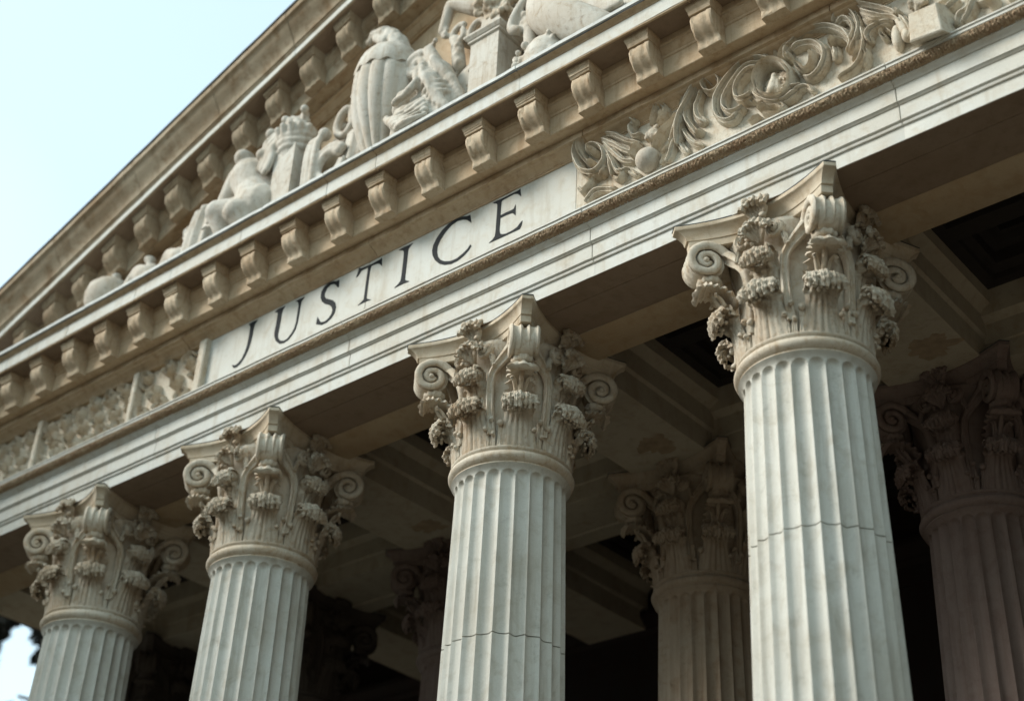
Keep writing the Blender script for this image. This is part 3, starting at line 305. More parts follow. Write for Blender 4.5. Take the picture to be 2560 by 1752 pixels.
CROWN=[((-12.12,0.46,22.34),0.3),((-13.75,1.48,22.97),0.26),((-10.8,-0.13,21.32),0.36),((-7.79,-1.54,19.76),0.32),((-12.47,1.06,21.41),0.31),((-11.22,0.4,20.84),0.34),((-10.33,-0.12,20.19),0.35),((-13.49,1.85,21.07),0.33),((-13.65,1.92,20.86),0.3),((-7.67,-1.24,18.43),0.27),((-8.73,-0.66,18.25),0.3),((-11.79,1.46,18.19),0.28),((-11.9,1.56,18.09),0.27),((-9.73,-0.39,21.54),0.34),((-13.72,1.64,22.96),0.34),((-12.36,0.96,21.99),0.26),((-10.35,0.02,20.82),0.36),((-10.73,0.44,20.94),0.27),((-11.18,0.49,20.82),0.3),((-8.66,-0.82,19.56),0.35),((-10.0,0.77,17.57),0.27),((-10.68,0.41,22.04),0.31),((-9.09,-0.58,20.97),0.29),((-12.04,1.2,22.09),0.3),((-8.5,-0.84,20.15),0.33),((-7.31,-1.38,19.37),0.28),((-8.17,-0.78,19.55),0.27),((-11.45,1.98,17.94),0.3),((-12.13,1.48,22.81),0.33),((-8.22,-0.7,20.67),0.29),((-7.94,-0.94,20.37),0.32),((-10.73,0.85,21.43),0.35),((-6.56,-1.44,19.11),0.33),((-10.72,1.56,17.92),0.36),((-7.93,-0.82,20.82),0.29),((-8.04,-0.61,20.62),0.32),((-9.55,0.24,21.12),0.27),((-6.29,-1.41,19.46),0.27),((-7.86,-0.53,19.84),0.34),((-4.57,-1.8,15.84),0.26),((-3.98,-2.1,15.4),0.28),((-9.92,0.76,22.01),0.34),((-10.67,1.31,21.89),0.32),((-10.33,0.95,21.45),0.31),((-5.18,-1.93,18.92),0.35),((-6.39,-1.13,19.29),0.34),((-6.17,-0.38,16.44),0.33),((-5.94,-1.24,20.13),0.29),((-5.86,-1.44,19.82),0.3),((-5.42,-1.57,19.46),0.34),((-7.47,-0.14,20.17),0.32),((-7.5,-0.08,19.86),0.32),((-9.33,1.03,20.39),0.3),((-3.63,-1.68,15.56),0.31),((-10.78,1.7,22.42),0.27),((-6.6,-0.55,20.42),0.35),((-8.74,0.77,21.0),0.29),((-9.27,1.12,20.96),0.29),((-4.3,-1.7,18.57),0.31),((-8.62,0.79,20.28),0.33),((-8.15,0.58,19.88),0.32),((-6.61,0.18,16.91),0.3),((-3.27,-1.71,15.49),0.34),((-9.55,1.23,22.09),0.27),((-6.55,-0.37,20.46),0.28),((-7.67,0.4,20.59),0.33),((-7.4,0.12,20.27),0.28),((-9.0,1.24,20.84),0.29),((-10.32,1.98,20.96),0.35),((-7.76,0.59,19.7),0.32),((-9.03,1.58,20.03),0.29),((-2.93,-2.19,17.19),0.33),((-6.5,0.1,18.47),0.31),((-3.06,-2.04,16.91),0.31),((-6.73,0.29,18.1),0.3),((-8.05,1.29,18.37),0.27),((-4.17,-1.17,16.78),0.3),((-3.34,-1.61,15.85),0.33),((-7.2,0.95,17.19),0.35),((-8.71,1.9,17.57),0.34),((-6.62,-0.07,20.78),0.34),((-4.8,-1.32,19.71),0.27),((-7.12,0.16,20.45),0.33),((-6.36,-0.16,19.86),0.29),((-9.29,1.76,21.03),0.28),((-6.54,0.13,19.56),0.3),((-4.2,-1.28,18.33),0.26),((-3.94,-1.34,18.03),0.31),((-3.89,-1.46,17.74),0.3),((-6.2,-0.04,18.5),0.28),((-5.51,-0.41,18.01),0.3),((-5.08,-0.46,17.65),0.3),((-3.02,-1.79,16.37),0.28),((-4.63,-0.68,17.0),0.32),((-4.18,-0.99,16.61),0.33),((-3.99,-0.88,16.29),0.35),((-6.45,0.57,17.01),0.34),((-8.74,2.06,17.68),0.33),((-3.49,-1.8,19.45),0.26),((-7.66,0.68,21.16),0.27),((-5.95,-0.1,20.14),0.36),((-2.66,-2.05,18.23),0.35),((-3.18,-1.81,18.28),0.35),((-5.25,-0.48,18.93),0.27),((-3.62,-1.43,18.03),0.35),((-6.05,0.23,18.89),0.34),((-3.63,-1.19,17.73),0.3),((-3.17,-1.45,17.29),0.29),((-4.63,-0.5,17.65),0.33),((-2.11,-2.1,16.48),0.33),((-2.52,-1.77,16.32),0.33),((-8.01,1.67,18.24),0.32),((-6.66,1.03,17.62),0.35),((-4.48,-0.44,16.53),0.27),((-2.17,-1.71,15.54),0.32),((-1.94,-1.98,15.1),0.28),((-2.64,-2.15,18.95),0.32),((-6.44,0.28,20.46),0.28),((-7.89,1.27,20.96),0.32),((-2.76,-1.85,18.5),0.28),((-8.84,2.05,21.11),0.26),((-5.4,-0.15,19.07),0.27),((-6.56,0.62,19.37),0.32),((-5.96,0.45,18.91),0.29),((-6.01,0.41,18.85),0.34),((-4.86,-0.16,18.14),0.31),((-4.96,-0.07,17.98),0.29),((-4.67,-0.34,17.49),0.33),((-3.85,-0.66,16.97),0.28),((-1.82,-1.83,16.03),0.3),((-6.5,1.0,17.65),0.35),((-7.48,1.9,17.67),0.32),((-7.39,1.77,17.51),0.35),((-3.73,-0.41,15.93),0.34),((-8.39,1.91,21.82),0.29),((-4.21,-0.9,19.69),0.33),((-7.11,1.08,20.74),0.26),((-7.12,1.06,20.53),0.29),((-3.74,-0.88,18.82),0.27),((-7.06,1.16,20.11),0.28),((-7.55,1.65,19.9),0.36),((-4.8,-0.16,18.62),0.29),((-7.32,1.55,19.41),0.3),((-7.02,1.35,19.04),0.35),((-1.43,-2.16,16.51),0.34),((-2.47,-1.47,16.67),0.31),((-4.52,-0.15,17.36),0.34),((-1.09,-2.04,15.72),0.36),((-3.44,-0.71,16.55),0.3),((-3.19,-0.83,16.13),0.27),((-2.67,-1.05,15.69),0.3),((-5.53,0.77,16.62),0.32),((-2.43,-1.6,19.06),0.28),((-7.24,1.46,21.13),0.31),((-1.63,-2.12,18.33),0.28),((-4.59,-0.14,19.37),0.35),((-5.42,0.45,19.52),0.34),((-2.57,-1.39,18.07),0.28),((-3.9,-0.4,18.37),0.31),((-4.3,-0.21,18.42),0.34),((-4.48,0.1,18.39),0.29),((-7.36,1.9,19.2),0.34),((-4.65,0.22,18.02),0.32),((-7.07,1.81,18.74),0.33),((-4.4,0.06,17.3),0.3),((-1.84,-1.34,16.05),0.32),((-6.08,1.44,17.7),0.3),((-7.02,1.95,17.77),0.35),((-1.44,-1.62,15.37),0.29),((-2.01,-1.19,15.27),0.27),((-6.59,1.07,21.28),0.31),((-1.12,-2.18,18.33),0.34),((-3.03,-1.02,18.91),0.27),((-1.41,-1.99,18.1),0.31),((-7.26,1.78,20.41),0.27),((-5.42,0.65,19.32),0.33),((-2.21,-1.43,17.86),0.34),((-1.19,-1.98,17.04),0.35),((-1.25,-1.73,16.98),0.3),((-1.52,-1.62,16.76),0.29),((-6.91,1.83,19.0),0.3),((-7.4,2.19,18.95),0.35),((-6.62,1.98,18.46),0.3),((-0.48,-2.11,15.6),0.29),((-4.12,0.3,16.83),0.34),((-3.78,0.15,16.54),0.3),((-6.24,1.9,17.38),0.32),((-5.54,1.5,16.89),0.36),((-1.43,-1.97,18.8),0.28),((-1.45,-1.7,18.64),0.35),((-7.69,2.16,21.21),0.34),((-1.25,-1.79,18.08),0.34),((-4.68,0.44,19.46),0.27),((-2.77,-0.8,18.33),0.3),((-6.84,1.92,19.93),0.36),((-6.79,2.1,19.66),0.29),((-5.37,1.02,18.91),0.31),((-6.79,2.05,19.18),0.29),((-6.06,1.65,18.68),0.31),((-4.05,0.52,17.63),0.3),((-5.41,1.22,17.92),0.34),((-6.66,2.12,18.1),0.3),((-5.86,1.69,17.72),0.31),((-2.25,-0.61,15.94),0.33),((-2.32,-0.56,15.83),0.3),((-0.62,-1.56,14.93),0.32),((-1.61,-1.59,18.96),0.32),((-0.85,-2.07,18.37),0.29),((-5.31,1.04,20.21),0.31),((-3.14,-0.26,19.0),0.35),((-2.76,-0.54,18.74),0.35),((-1.45,-1.36,17.74),0.29),((-0.19,-2.08,17.05),0.27),((-1.37,-1.39,17.46),0.34),((-2.95,-0.3,17.87),0.31),((-0.51,-1.77,16.56),0.3),((-2.58,-0.26,17.27),0.27),((0.27,-2.16,15.78),0.27),((-5.17,1.44,17.94),0.35),((-5.53,1.69,17.85),0.32),((-3.91,0.62,16.97),0.27),((-3.42,0.32,16.43),0.31),((-5.23,1.57,17.08),0.31),((-3.7,0.71,16.29),0.36),((-6.21,1.76,21.41),0.29),((-2.62,-0.64,19.29),0.32),((-4.81,1.05,20.09),0.35),((-2.2,-0.83,18.75),0.3),((-5.45,1.42,19.88),0.28),((-2.33,-0.45,18.43),0.35),((-3.2,-0.01,18.54),0.26),((-0.1,-1.95,16.8),0.34),((-1.33,-1.1,17.24),0.28),((-0.38,-1.71,16.55),0.29),((-1.22,-1.12,16.76),0.32),((-3.36,0.48,17.55),0.33),((-2.99,0.17,17.02),0.3),((0.36,-1.95,15.49),0.3),((-2.87,0.35,16.57),0.31),((-0.68,-1.22,15.45),0.33),((-5.38,2.18,17.11),0.29),((-1.28,-0.71,15.44),0.33),((-3.22,0.12,19.95),0.27),((-5.3,1.6,20.78),0.31),((-5.13,1.43,20.41),0.32),((-3.4,0.23,19.41),0.34),((-3.15,0.18,18.9),0.35),((-1.2,-0.92,17.84),0.33),((-1.88,-0.66,17.9),0.33),((-3.9,0.87,18.66),0.28),((-2.88,0.24,18.03),0.27),((-1.84,-0.46,17.26),0.28),((0.02,-1.73,16.3),0.32),((-2.53,0.02,17.17),0.28),((-5.14,1.86,18.15),0.31),((0.71,-1.91,15.45),0.3),((0.24,-1.68,15.46),0.35),((-0.39,-1.05,15.53),0.3),((-1.91,0.05,16.0),0.32),((-3.91,1.28,16.51),0.36),((-3.95,0.9,20.33),0.27),((-5.67,2.09,21.12),0.31),((-3.73,0.74,19.76),0.28),((-5.02,1.63,20.2),0.3),((-1.89,-0.32,18.52),0.33),((-2.83,0.38,18.81),0.31),((-3.29,0.62,18.8),0.28),((-5.25,1.99,19.29),0.31),((0.89,-2.01,16.38),0.3),((-0.16,-1.31,16.62),0.35),((-2.03,-0.07,17.14),0.33),((-2.97,0.74,17.57),0.31),((-2.68,0.55,17.21),0.27),((0.92,-1.84,15.51),0.26),((-4.79,2.17,17.61),0.31),((1.47,-2.19,14.87),0.33),((1.25,-2.06,14.66),0.28),((0.93,-1.75,14.69),0.36),((-1.9,-0.24,19.52),0.34),((-1.93,-0.21,19.32),0.28),((-1.57,-0.37,18.93),0.28),((-2.6,0.2,19.16),0.32),((0.97,-2.08,17.27),0.26),((-0.59,-1.03,17.81),0.32),((-3.33,1.04,18.82),0.33),((0.91,-1.92,16.67),0.29),((-4.39,1.88,18.88),0.27),((0.66,-1.64,16.36),0.3),((-4.64,2.2,18.62),0.3),((-0.14,-1.11,16.3),0.31),((-1.22,-0.12,16.64),0.26),((-4.19,1.79,17.54),0.35),((-1.39,-0.12,16.18),0.29),((-2.21,0.55,16.4),0.27),((-4.3,2.04,16.86),0.26),((-1.55,0.14,15.76),0.33),((0.77,-1.84,18.23),0.32),((1.29,-2.17,17.76),0.36),((-1.49,-0.34,18.84),0.35),((-1.47,-0.15,18.7),0.3),((-3.2,1.05,19.42),0.29),((-0.83,-0.63,17.94),0.29),((-1.35,-0.1,17.95),0.36),((0.02,-1.15,17.15),0.27),((0.59,-1.4,16.66),0.28),((0.0,-1.08,16.78),0.31),((-0.74,-0.3,16.89),0.29),((-0.54,-0.6,16.5),0.34),((0.57,-1.2,15.96),0.28),((1.07,-1.35,14.7),0.35),((-4.44,2.11,20.93),0.33),((0.73,-1.66,18.02),0.35),((-3.62,1.56,19.98),0.29),((0.52,-1.25,17.86),0.27),((-0.86,-0.25,18.32),0.29),((-3.92,1.98,19.61),0.26),((0.08,-0.96,17.41),0.36),((0.47,-1.22,16.91),0.28),((0.09,-0.73,17.08),0.35),((-1.47,0.27,17.53),0.31),((-3.07,1.49,17.97),0.29),((-1.61,0.72,15.76),0.29),((-0.38,-0.68,18.86),0.3),((1.23,-1.65,17.95),0.29),((-0.13,-0.69,18.54),0.35),((-0.03,-0.81,18.17),0.27),((0.33,-0.92,17.8),0.29),((-2.55,1.18,18.89),0.3),((-3.01,1.53,19.03),0.28),((-2.92,1.52,18.7),0.31),((2.23,-2.15,16.11),0.3),((-0.35,-0.21,17.07),0.31),((-3.53,2.12,18.23),0.28),((-0.3,0.21,15.42),0.35),((1.57,-1.82,17.95),0.27),((2.19,-2.07,17.62),0.33),((-0.89,0.05,18.83),0.26),((-2.02,1.07,19.35),0.33),((2.41,-2.14,16.81),0.33),((1.07,-1.24,17.27),0.36),((-0.15,-0.24,17.77),0.34),((-1.8,1.01,18.21),0.27),((1.36,-1.17,16.52),0.29),((0.27,-0.48,16.76),0.3),((0.75,-0.72,16.41),0.29),((2.47,-1.88,15.45),0.29),((0.59,-0.42,16.1),0.32),((2.46,-1.76,15.16),0.28),((-2.75,1.97,17.09),0.3),((-0.52,0.45,16.0),0.33),((0.18,-0.04,15.5),0.31),((1.44,-0.89,14.87),0.34),((-0.06,-0.25,19.13),0.31),((1.84,-1.62,17.89),0.29),((1.6,-1.42,17.72),0.26),((-0.79,0.29,18.6),0.31),((-1.36,0.75,18.73),0.34),((2.38,-2.0,16.72),0.31),((-0.8,0.55,18.14),0.29),((-0.16,0.08,17.57),0.35),((0.72,-0.6,17.02),0.32),((2.8,-2.03,15.82),0.26),((-0.53,0.36,17.16),0.35),((2.69,-1.93,15.4),0.32),((2.4,-1.58,15.47),0.36),((-1.72,1.4,17.02),0.35),((-0.87,0.89,16.49),0.3),((-2.32,1.9,16.68),0.34),((1.87,-1.03,14.86),0.36),((-1.37,1.31,16.06),0.28),((-2.55,1.66,20.3),0.3),((2.75,-2.01,17.41),0.34),((-1.14,0.75,19.22),0.3),((-0.99,0.86,18.9),0.35),((-1.84,1.39,19.1),0.33),((1.72,-1.2,17.17),0.32),((0.4,-0.06,17.73),0.32),((-2.59,2.03,18.75),0.31),((-1.8,1.69,18.22),0.35),((-2.63,2.16,18.26),0.34),((-0.39,0.67,17.16),0.28),((-1.52,1.43,17.34),0.32),((-0.47,0.71,16.77),0.35),((-0.28,0.63,16.43),0.3),((-1.61,1.7,16.86),0.36),((-0.57,1.02,16.22),0.28),((-0.41,0.97,15.88),0.28),((1.11,-0.22,15.09),0.32),((2.58,-1.71,17.77),0.36),((-0.15,0.35,18.93),0.33),((-0.31,0.54,19.02),0.34),((2.61,-1.65,17.24),0.32),((-1.36,1.34,19.03),0.35),((0.36,0.1,17.85),0.3),((-1.08,1.14,18.28),0.34),((0.1,0.29,17.51),0.26),((-1.64,1.7,18.31),0.3),((1.59,-0.64,16.55),0.34),((-1.84,2.08,17.93),0.27),((2.92,-1.69,15.52),0.34),((1.79,-0.67,15.75),0.32),((0.29,0.56,16.23),0.32),((-1.82,2.08,16.99),0.36),((-0.85,1.29,16.38),0.28),((2.89,-1.46,14.63),0.34),((-0.55,1.41,15.86),0.35),((2.11,-1.22,18.06),0.3),((1.63,-0.87,18.11),0.32),((3.18,-1.82,17.27),0.3),((2.72,-1.52,17.13),0.31),((-1.57,1.7,19.11),0.29),((-1.18,1.42,18.63),0.32),((0.08,0.56,18.0),0.28),((-1.44,1.66,18.48),0.34),((-1.03,1.65,17.98),0.32),((3.86,-2.09,15.53),0.3),((3.15,-1.67,15.68),0.31),((-0.94,1.73,17.35),0.33),((2.47,-1.02,15.5),0.36),((-0.57,1.31,16.64),0.35),((2.8,-1.17,15.04),0.27),((-1.11,1.88,16.48),0.27),((-0.55,1.4,15.96),0.28),((0.45,0.88,15.41),0.31),((-1.38,1.69,20.0),0.27),((2.03,-0.81,18.17),0.35),((2.12,-0.96,17.83),0.26),((-0.88,1.56,19.06),0.32),((2.66,-1.09,17.12),0.3),((-0.33,1.06,18.38),0.28),((0.43,0.56,17.8),0.31),((2.8,-1.26,16.5),0.33),((-1.23,2.03,18.12),0.3),((-0.0,1.11,17.32),0.31),((1.01,0.36,16.8),0.31),((-0.21,1.3,17.04),0.35),((0.89,0.56,16.47),0.33),((-1.0,2.09,17.15),0.28),((2.17,-0.45,15.36),0.32),((1.47,0.15,15.5),0.36),((1.22,0.46,15.49),0.33),((-0.76,2.05,15.99),0.27),((3.58,-1.77,17.59),0.31),((-0.88,1.61,19.59),0.33),((1.24,-0.02,18.42),0.3),((0.98,0.37,18.35),0.33),((0.87,0.41,18.05),0.27),((1.26,0.09,17.79),0.31),((-0.03,1.25,18.19),0.35),((1.97,-0.39,17.04),0.36),((3.35,-1.42,16.14),0.33),((0.8,0.68,17.07),0.3),((1.2,0.55,16.7),0.32),((1.25,0.38,16.45),0.32),((0.66,0.94,16.51),0.28),((-0.69,2.14,17.09),0.29),((4.25,-1.89,14.49),0.32),((3.11,-0.87,14.99),0.34),((2.73,-0.43,14.82),0.27),((4.37,-1.88,13.92),0.27),((2.48,-0.78,18.11),0.28),((-0.92,1.97,19.8),0.3),((3.08,-1.13,17.48),0.35),((-0.58,1.72,19.08),0.29),((4.12,-1.75,16.62),0.29),((3.76,-1.42,16.6),0.29),((1.5,0.24,17.38),0.27),((2.54,-0.45,16.78),0.31),((1.53,0.28,16.96),0.35),((3.81,-1.45,15.68),0.28),((4.3,-1.72,15.3),0.32),((-0.45,2.15,17.48),0.29),((0.32,1.55,16.76),0.27),((-0.24,1.89,16.93),0.34),((3.05,-0.74,15.15),0.35),((-0.51,2.19,16.45),0.3),((4.15,-1.34,14.29),0.33),((2.09,0.29,15.01),0.31),((2.58,-0.59,18.3),0.35),((0.87,0.77,18.83),0.31),((0.07,1.47,19.23),0.29),((-0.21,1.75,18.98),0.29),((3.97,-1.55,16.71),0.27),((3.73,-1.25,16.68),0.31),((4.47,-1.84,16.11),0.35),((3.59,-1.07,16.26),0.32),((5.1,-2.12,15.53),0.27),((3.52,-0.94,15.91),0.29),((1.56,0.72,16.83),0.26),((1.74,0.45,16.39),0.27),((1.91,0.54,16.19),0.29),((3.24,-0.54,15.45),0.28),((3.9,-1.08,14.91),0.33),((5.03,-1.86,14.25),0.28),((2.99,-0.37,14.92),0.35),((1.25,1.17,15.34),0.36),((3.49,-1.06,17.86),0.31),((0.84,1.1,19.13),0.28),((1.74,0.5,18.4),0.31),((2.62,-0.16,17.82),0.34),((3.23,-0.66,17.09),0.34),((3.01,-0.55,17.08),0.3),((0.95,1.15,17.88),0.29),((2.85,-0.23,16.83),0.34),((2.86,-0.31,16.59),0.27),((4.68,-1.52,15.46),0.33),((1.85,0.61,16.7),0.3),((1.71,0.71,16.49),0.3),((4.12,-1.0,15.26),0.32),((2.75,0.06,15.62),0.27),((1.1,1.43,16.25),0.28),((2.74,0.09,15.31),0.29),((4.46,-1.25,14.35),0.29),((2.52,0.4,14.96),0.27),((-6.13,-0.61,17.98),0.15),((-7.58,0.25,19.81),0.16),((-9.11,-0.07,19.86),0.14),((-7.39,-0.14,19.72),0.16),((-8.82,-0.76,19.36),0.16),((-6.13,-0.39,18.71),0.14),((-11.05,0.93,20.64),0.17),((-5.55,-0.75,17.88),0.13),((-8.9,0.9,20.32),0.13),((-7.11,-0.97,19.56),0.12),((-9.55,0.03,20.3),0.13),((-9.96,0.26,20.53),0.17),((-6.23,-0.19,18.73),0.14),((-6.35,-0.5,18.74),0.12),((-6.61,-0.29,18.42),0.11),((-9.3,0.52,20.63),0.11),((-9.97,1.0,20.66),0.14),((-10.74,0.8,20.91),0.14),((-7.57,0.56,18.52),0.14),((-8.27,0.42,19.95),0.14),((-9.73,0.87,20.58),0.12),((-7.24,-0.68,19.56),0.11),((-6.26,-0.95,19.16),0.13),((-8.62,-0.64,19.31),0.15),((-7.91,0.26,19.53),0.14),((-9.03,-0.26,19.42),0.11),((-6.45,-0.19,18.73),0.1),((-8.32,-0.79,19.18),0.14),((-8.16,0.42,19.55),0.15),((-4.85,-0.92,17.78),0.14),((-9.15,0.8,20.55),0.15),((-6.2,-0.62,19.14),0.14),((-10.09,0.42,20.31),0.13),((-7.53,0.33,18.86),0.15),((-9.77,0.44,20.26),0.13),((-5.74,-0.85,18.48),0.14),((-10.79,0.82,20.22),0.11),((-6.99,0.11,18.59),0.13),((-8.83,0.44,20.32),0.13),((-8.3,-0.61,19.61),0.15),((-7.57,0.02,19.43),0.12),((-9.55,-0.09,19.21),0.16),((-7.92,0.34,19.59),0.17),((-6.58,-1.0,19.49),0.12),((-9.2,0.01,20.05),0.12),((-5.18,-0.95,17.95),0.1),((-5.23,-0.77,18.0),0.14),((-5.3,-0.63,17.98),0.16),((-10.33,0.59,20.21),0.12),((-6.55,-0.1,18.55),0.13),((-8.88,0.22,20.27),0.16),((-7.42,0.02,19.26),0.12),((-8.13,-0.25,20.14),0.1),((-8.41,-0.54,19.52),0.15),((-10.93,0.56,19.53),0.14),((-8.65,0.85,18.97),0.1),((-9.62,0.18,19.92),0.11),((-5.88,-0.98,18.44),0.12),((-7.09,-0.12,18.98),0.17),((-8.39,-0.76,19.64),0.11),((-7.9,0.63,19.38),0.13),((-9.58,0.54,20.42),0.13),((-8.16,-0.94,18.81),0.13),((-7.67,0.35,19.4),0.15),((-10.22,0.48,20.1),0.16),((-8.07,-0.47,19.99),0.15),((-8.85,0.31,20.27),0.14),((-7.31,-0.08,19.19),0.13),((-6.86,0.32,18.94),0.11),((-11.33,0.64,20.08),0.14),((-7.59,-0.98,19.61),0.17),((-8.19,0.07,20.12),0.11),((-8.54,-0.35,20.04),0.16),((-6.25,-0.15,18.65),0.11),((-10.66,0.87,21.13),0.1),((-5.64,-0.92,18.61),0.14),((-6.28,-0.14,17.94),0.15),((-8.09,-0.74,19.78),0.14),((-10.0,0.17,19.26),0.14),((-6.9,-0.42,19.4),0.16),((-10.22,0.43,20.51),0.13),((-8.71,0.67,19.95),0.15),((-9.15,0.97,20.24),0.1),((-7.64,0.16,19.34),0.15),((-9.5,-0.29,19.68),0.15),((-6.55,-0.01,18.71),0.16),((-8.23,0.97,19.27),0.1),((-6.84,0.06,18.19),0.11),((-6.18,-0.54,18.95),0.12),((-8.35,-0.71,18.86),0.15),((-7.46,-0.98,19.56),0.16),((-6.76,-0.2,18.3),0.17),((-9.09,-0.5,19.48),0.17),((-8.25,-0.7,19.61),0.16),((-9.13,0.04,20.5),0.12),((-6.59,-0.49,18.89),0.12),((-8.54,-0.78,18.88),0.12),((-5.44,-0.91,18.32),0.11),((-8.33,-0.34,19.91),0.17),((-5.84,-0.32,18.5),0.13),((-6.74,-0.26,19.1),0.1),((-8.36,0.03,20.01),0.1),((-8.7,-0.62,19.49),0.13),((-6.14,-0.84,18.99),0.1),((-5.87,-0.35,18.14),0.17),((-10.82,0.51,19.41),0.12),((-8.8,0.94,19.14),0.16),((-10.81,0.62,19.88),0.12),((-8.05,-0.11,19.89),0.11),((-7.45,-0.03,19.52),0.12),((-6.54,-0.97,19.16),0.11),((-6.79,0.05,18.19),0.12),((-9.78,0.13,19.7),0.12),((-5.91,-0.95,18.71),0.1),((-9.48,0.25,20.16),0.12),((-5.78,-0.58,18.62),0.14),((-7.98,-0.93,18.6),0.13),((-9.61,0.17,20.45),0.16),((-4.91,-0.97,17.94),0.13),((-10.43,0.32,19.66),0.11),((-6.27,-0.54,18.05),0.11),((-8.9,0.08,20.16),0.14),((-7.23,0.4,18.56),0.11),((-9.6,-0.16,19.34),0.16),((-9.84,-0.04,18.93),0.16),((-5.94,-0.74,18.03),0.1),((-7.03,-0.04,18.49),0.12),((-9.92,0.07,19.2),0.16),((-9.77,0.77,20.64),0.13),((-5.88,-0.39,18.56),0.16),((-5.82,-0.77,18.86),0.17),((-10.3,0.42,19.09),0.15),((-6.99,-0.48,19.53),0.16),((-6.99,0.02,19.01),0.14),((-9.79,0.44,20.31),0.11),((-8.16,-0.68,19.23),0.12),((-5.89,-0.6,17.94),0.15),((-8.87,0.93,19.94),0.14),((-7.65,-0.18,19.57),0.12),((-9.58,0.64,20.69),0.12),((-8.75,-0.4,19.61),0.12),((-10.99,0.67,20.16),0.17),((-9.7,-0.14,19.22),0.12),((-5.67,-0.53,18.22),0.14),((-7.53,0.32,19.53),0.16),((-6.75,-0.16,18.75),0.16),((-4.96,-0.93,18.05),0.13),((-7.13,0.05,18.59),0.15),((-8.41,-0.69,19.1),0.14),((-9.28,-0.5,19.45),0.17),((-10.65,0.59,19.58),0.1),((-7.61,0.78,18.89),0.11),((-7.88,0.7,19.29),0.13),((-6.36,-0.05,18.42),0.1),((-7.32,-0.43,19.53),0.1),((-11.27,0.85,19.86),0.15),((-5.61,-0.71,18.33),0.15),((-8.71,-0.61,18.62),0.13),((-8.55,-0.51,19.65),0.1),((-8.98,-0.37,19.69),0.11),((-5.61,-0.92,18.39),0.1),((-8.66,0.96,20.03),0.14),((-7.23,0.4,18.97),0.17),((-8.14,0.72,19.03),0.11),((-10.08,0.41,20.44),0.1),((-8.09,0.53,19.44),0.13),((-7.38,-0.88,19.53),0.17),((-9.63,0.56,20.48),0.14),((-10.46,0.34,19.33),0.13),((-5.73,-0.57,18.41),0.13),((-5.88,-0.46,18.33),0.17),((-9.83,0.31,20.68),0.15),((-10.97,0.8,20.5),0.13),((-7.19,0.42,18.61),0.17),((-7.77,-0.97,19.62),0.14),((-7.37,0.38,19.3),0.14),((-6.85,-0.21,18.88),0.13),((-6.8,0.09,18.97),0.1),((-8.28,-0.59,19.53),0.1),((-10.9,0.88,20.37),0.15),((-5.91,-0.81,19.11),0.12),((-7.61,0.69,18.82),0.17),((-5.98,-0.45,18.6),0.14),((-9.13,0.23,20.4),0.14),((-9.43,0.11,19.86),0.11),((-6.59,-0.77,19.16),0.11),((-8.67,1.0,19.79),0.12),((-9.06,-0.33,18.57),0.12),((-5.46,-0.85,18.64),0.16),((-11.21,0.88,20.24),0.13),((-9.63,0.56,20.52),0.16),((-8.06,0.75,19.53),0.13),((-9.83,-0.2,19.52),0.16),((-8.3,0.72,18.97),0.11),((-7.27,-0.8,19.61),0.14),((-9.94,0.15,20.07),0.11),((-10.05,0.08,19.68),0.12),((-7.13,-0.24,19.08),0.13),((-7.49,-0.94,19.59),0.15),((-9.32,-0.09,19.62),0.13),((-7.07,-0.34,19.24),0.11),((-7.25,-0.21,19.59),0.13),((-6.86,-0.31,19.01),0.14),((-9.31,0.38,20.53),0.1),((-8.69,0.02,20.22),0.16),((-11.29,0.8,20.77),0.11),((-8.46,-0.44,19.89),0.13),((-10.54,0.62,20.41),0.11),((-10.75,0.61,19.72),0.12),((-8.55,-0.56,19.78),0.14),((-9.93,0.3,20.42),0.15),((-6.46,-0.35,18.61),0.11),((-7.97,0.38,19.62),0.1),((-9.09,0.0,20.08),0.12),((-9.1,-0.31,18.8),0.12),((-6.04,-0.41,18.38),0.15),((-11.23,0.74,20.43),0.13),((-8.35,0.59,19.82),0.11),((-9.21,-0.23,19.09),0.1),((-9.47,-0.09,18.78),0.16),((-8.55,0.83,19.82),0.13),((-5.08,-0.86,17.82),0.14),((-7.81,0.06,19.99),0.14),((-6.39,-0.13,18.23),0.12),((-9.34,-0.12,18.74),0.1),((-8.7,-0.53,19.14),0.17),((-8.63,-0.46,19.41),0.1),((-10.39,0.8,20.66),0.14)]
CAMP=[-0.721292,0.571745,0.048297,3700.091176]
CAML=[6.1398,-11.5318,-9.7575]
EXPOSURE=1.84
HAZE=(3.45,4.45,4.6)

# ------------------------------------------------------------------ long mouldings
X0, X1 = -18.4, 12.6            # ends of the front
YF = -.925                      # face of the frieze
SL = .362                       # slope of the pediment
def run(name, prof, mat, parent, x0=X0, x1=X1, slope=0, joints=(), smooth=30, step=.3, jit=.0022, front=-1.0, dj=.022, seed=0):
    """a closed (y, z) profile drawn along x; joints are narrow open seams between blocks"""
    rnd = random.Random(seed)
    xs = [(x0,0)]
    x = x0+step
    while x < x1-.05:
        if all(abs(x-j) > .05 for j in joints): xs.append((x,0))
        x += step
    xs.append((x1,0))
    for j in joints:
        xs += [(j-.007,0),(j-.0045,1),(j+.0045,1),(j+.007,0)]
    xs.sort()
    rings = []
    for x, k in xs:
        dy = jit*rnd.uniform(-1,1); dz = jit*rnd.uniform(-1,1)
        rings.append([(x, y+dy+(dj if k and y < front else 0), z+dz+slope*x) for y, z in prof])
    mb = MB(); mb.loft(rings)
    return mb.build(name, mat, parent, smooth)

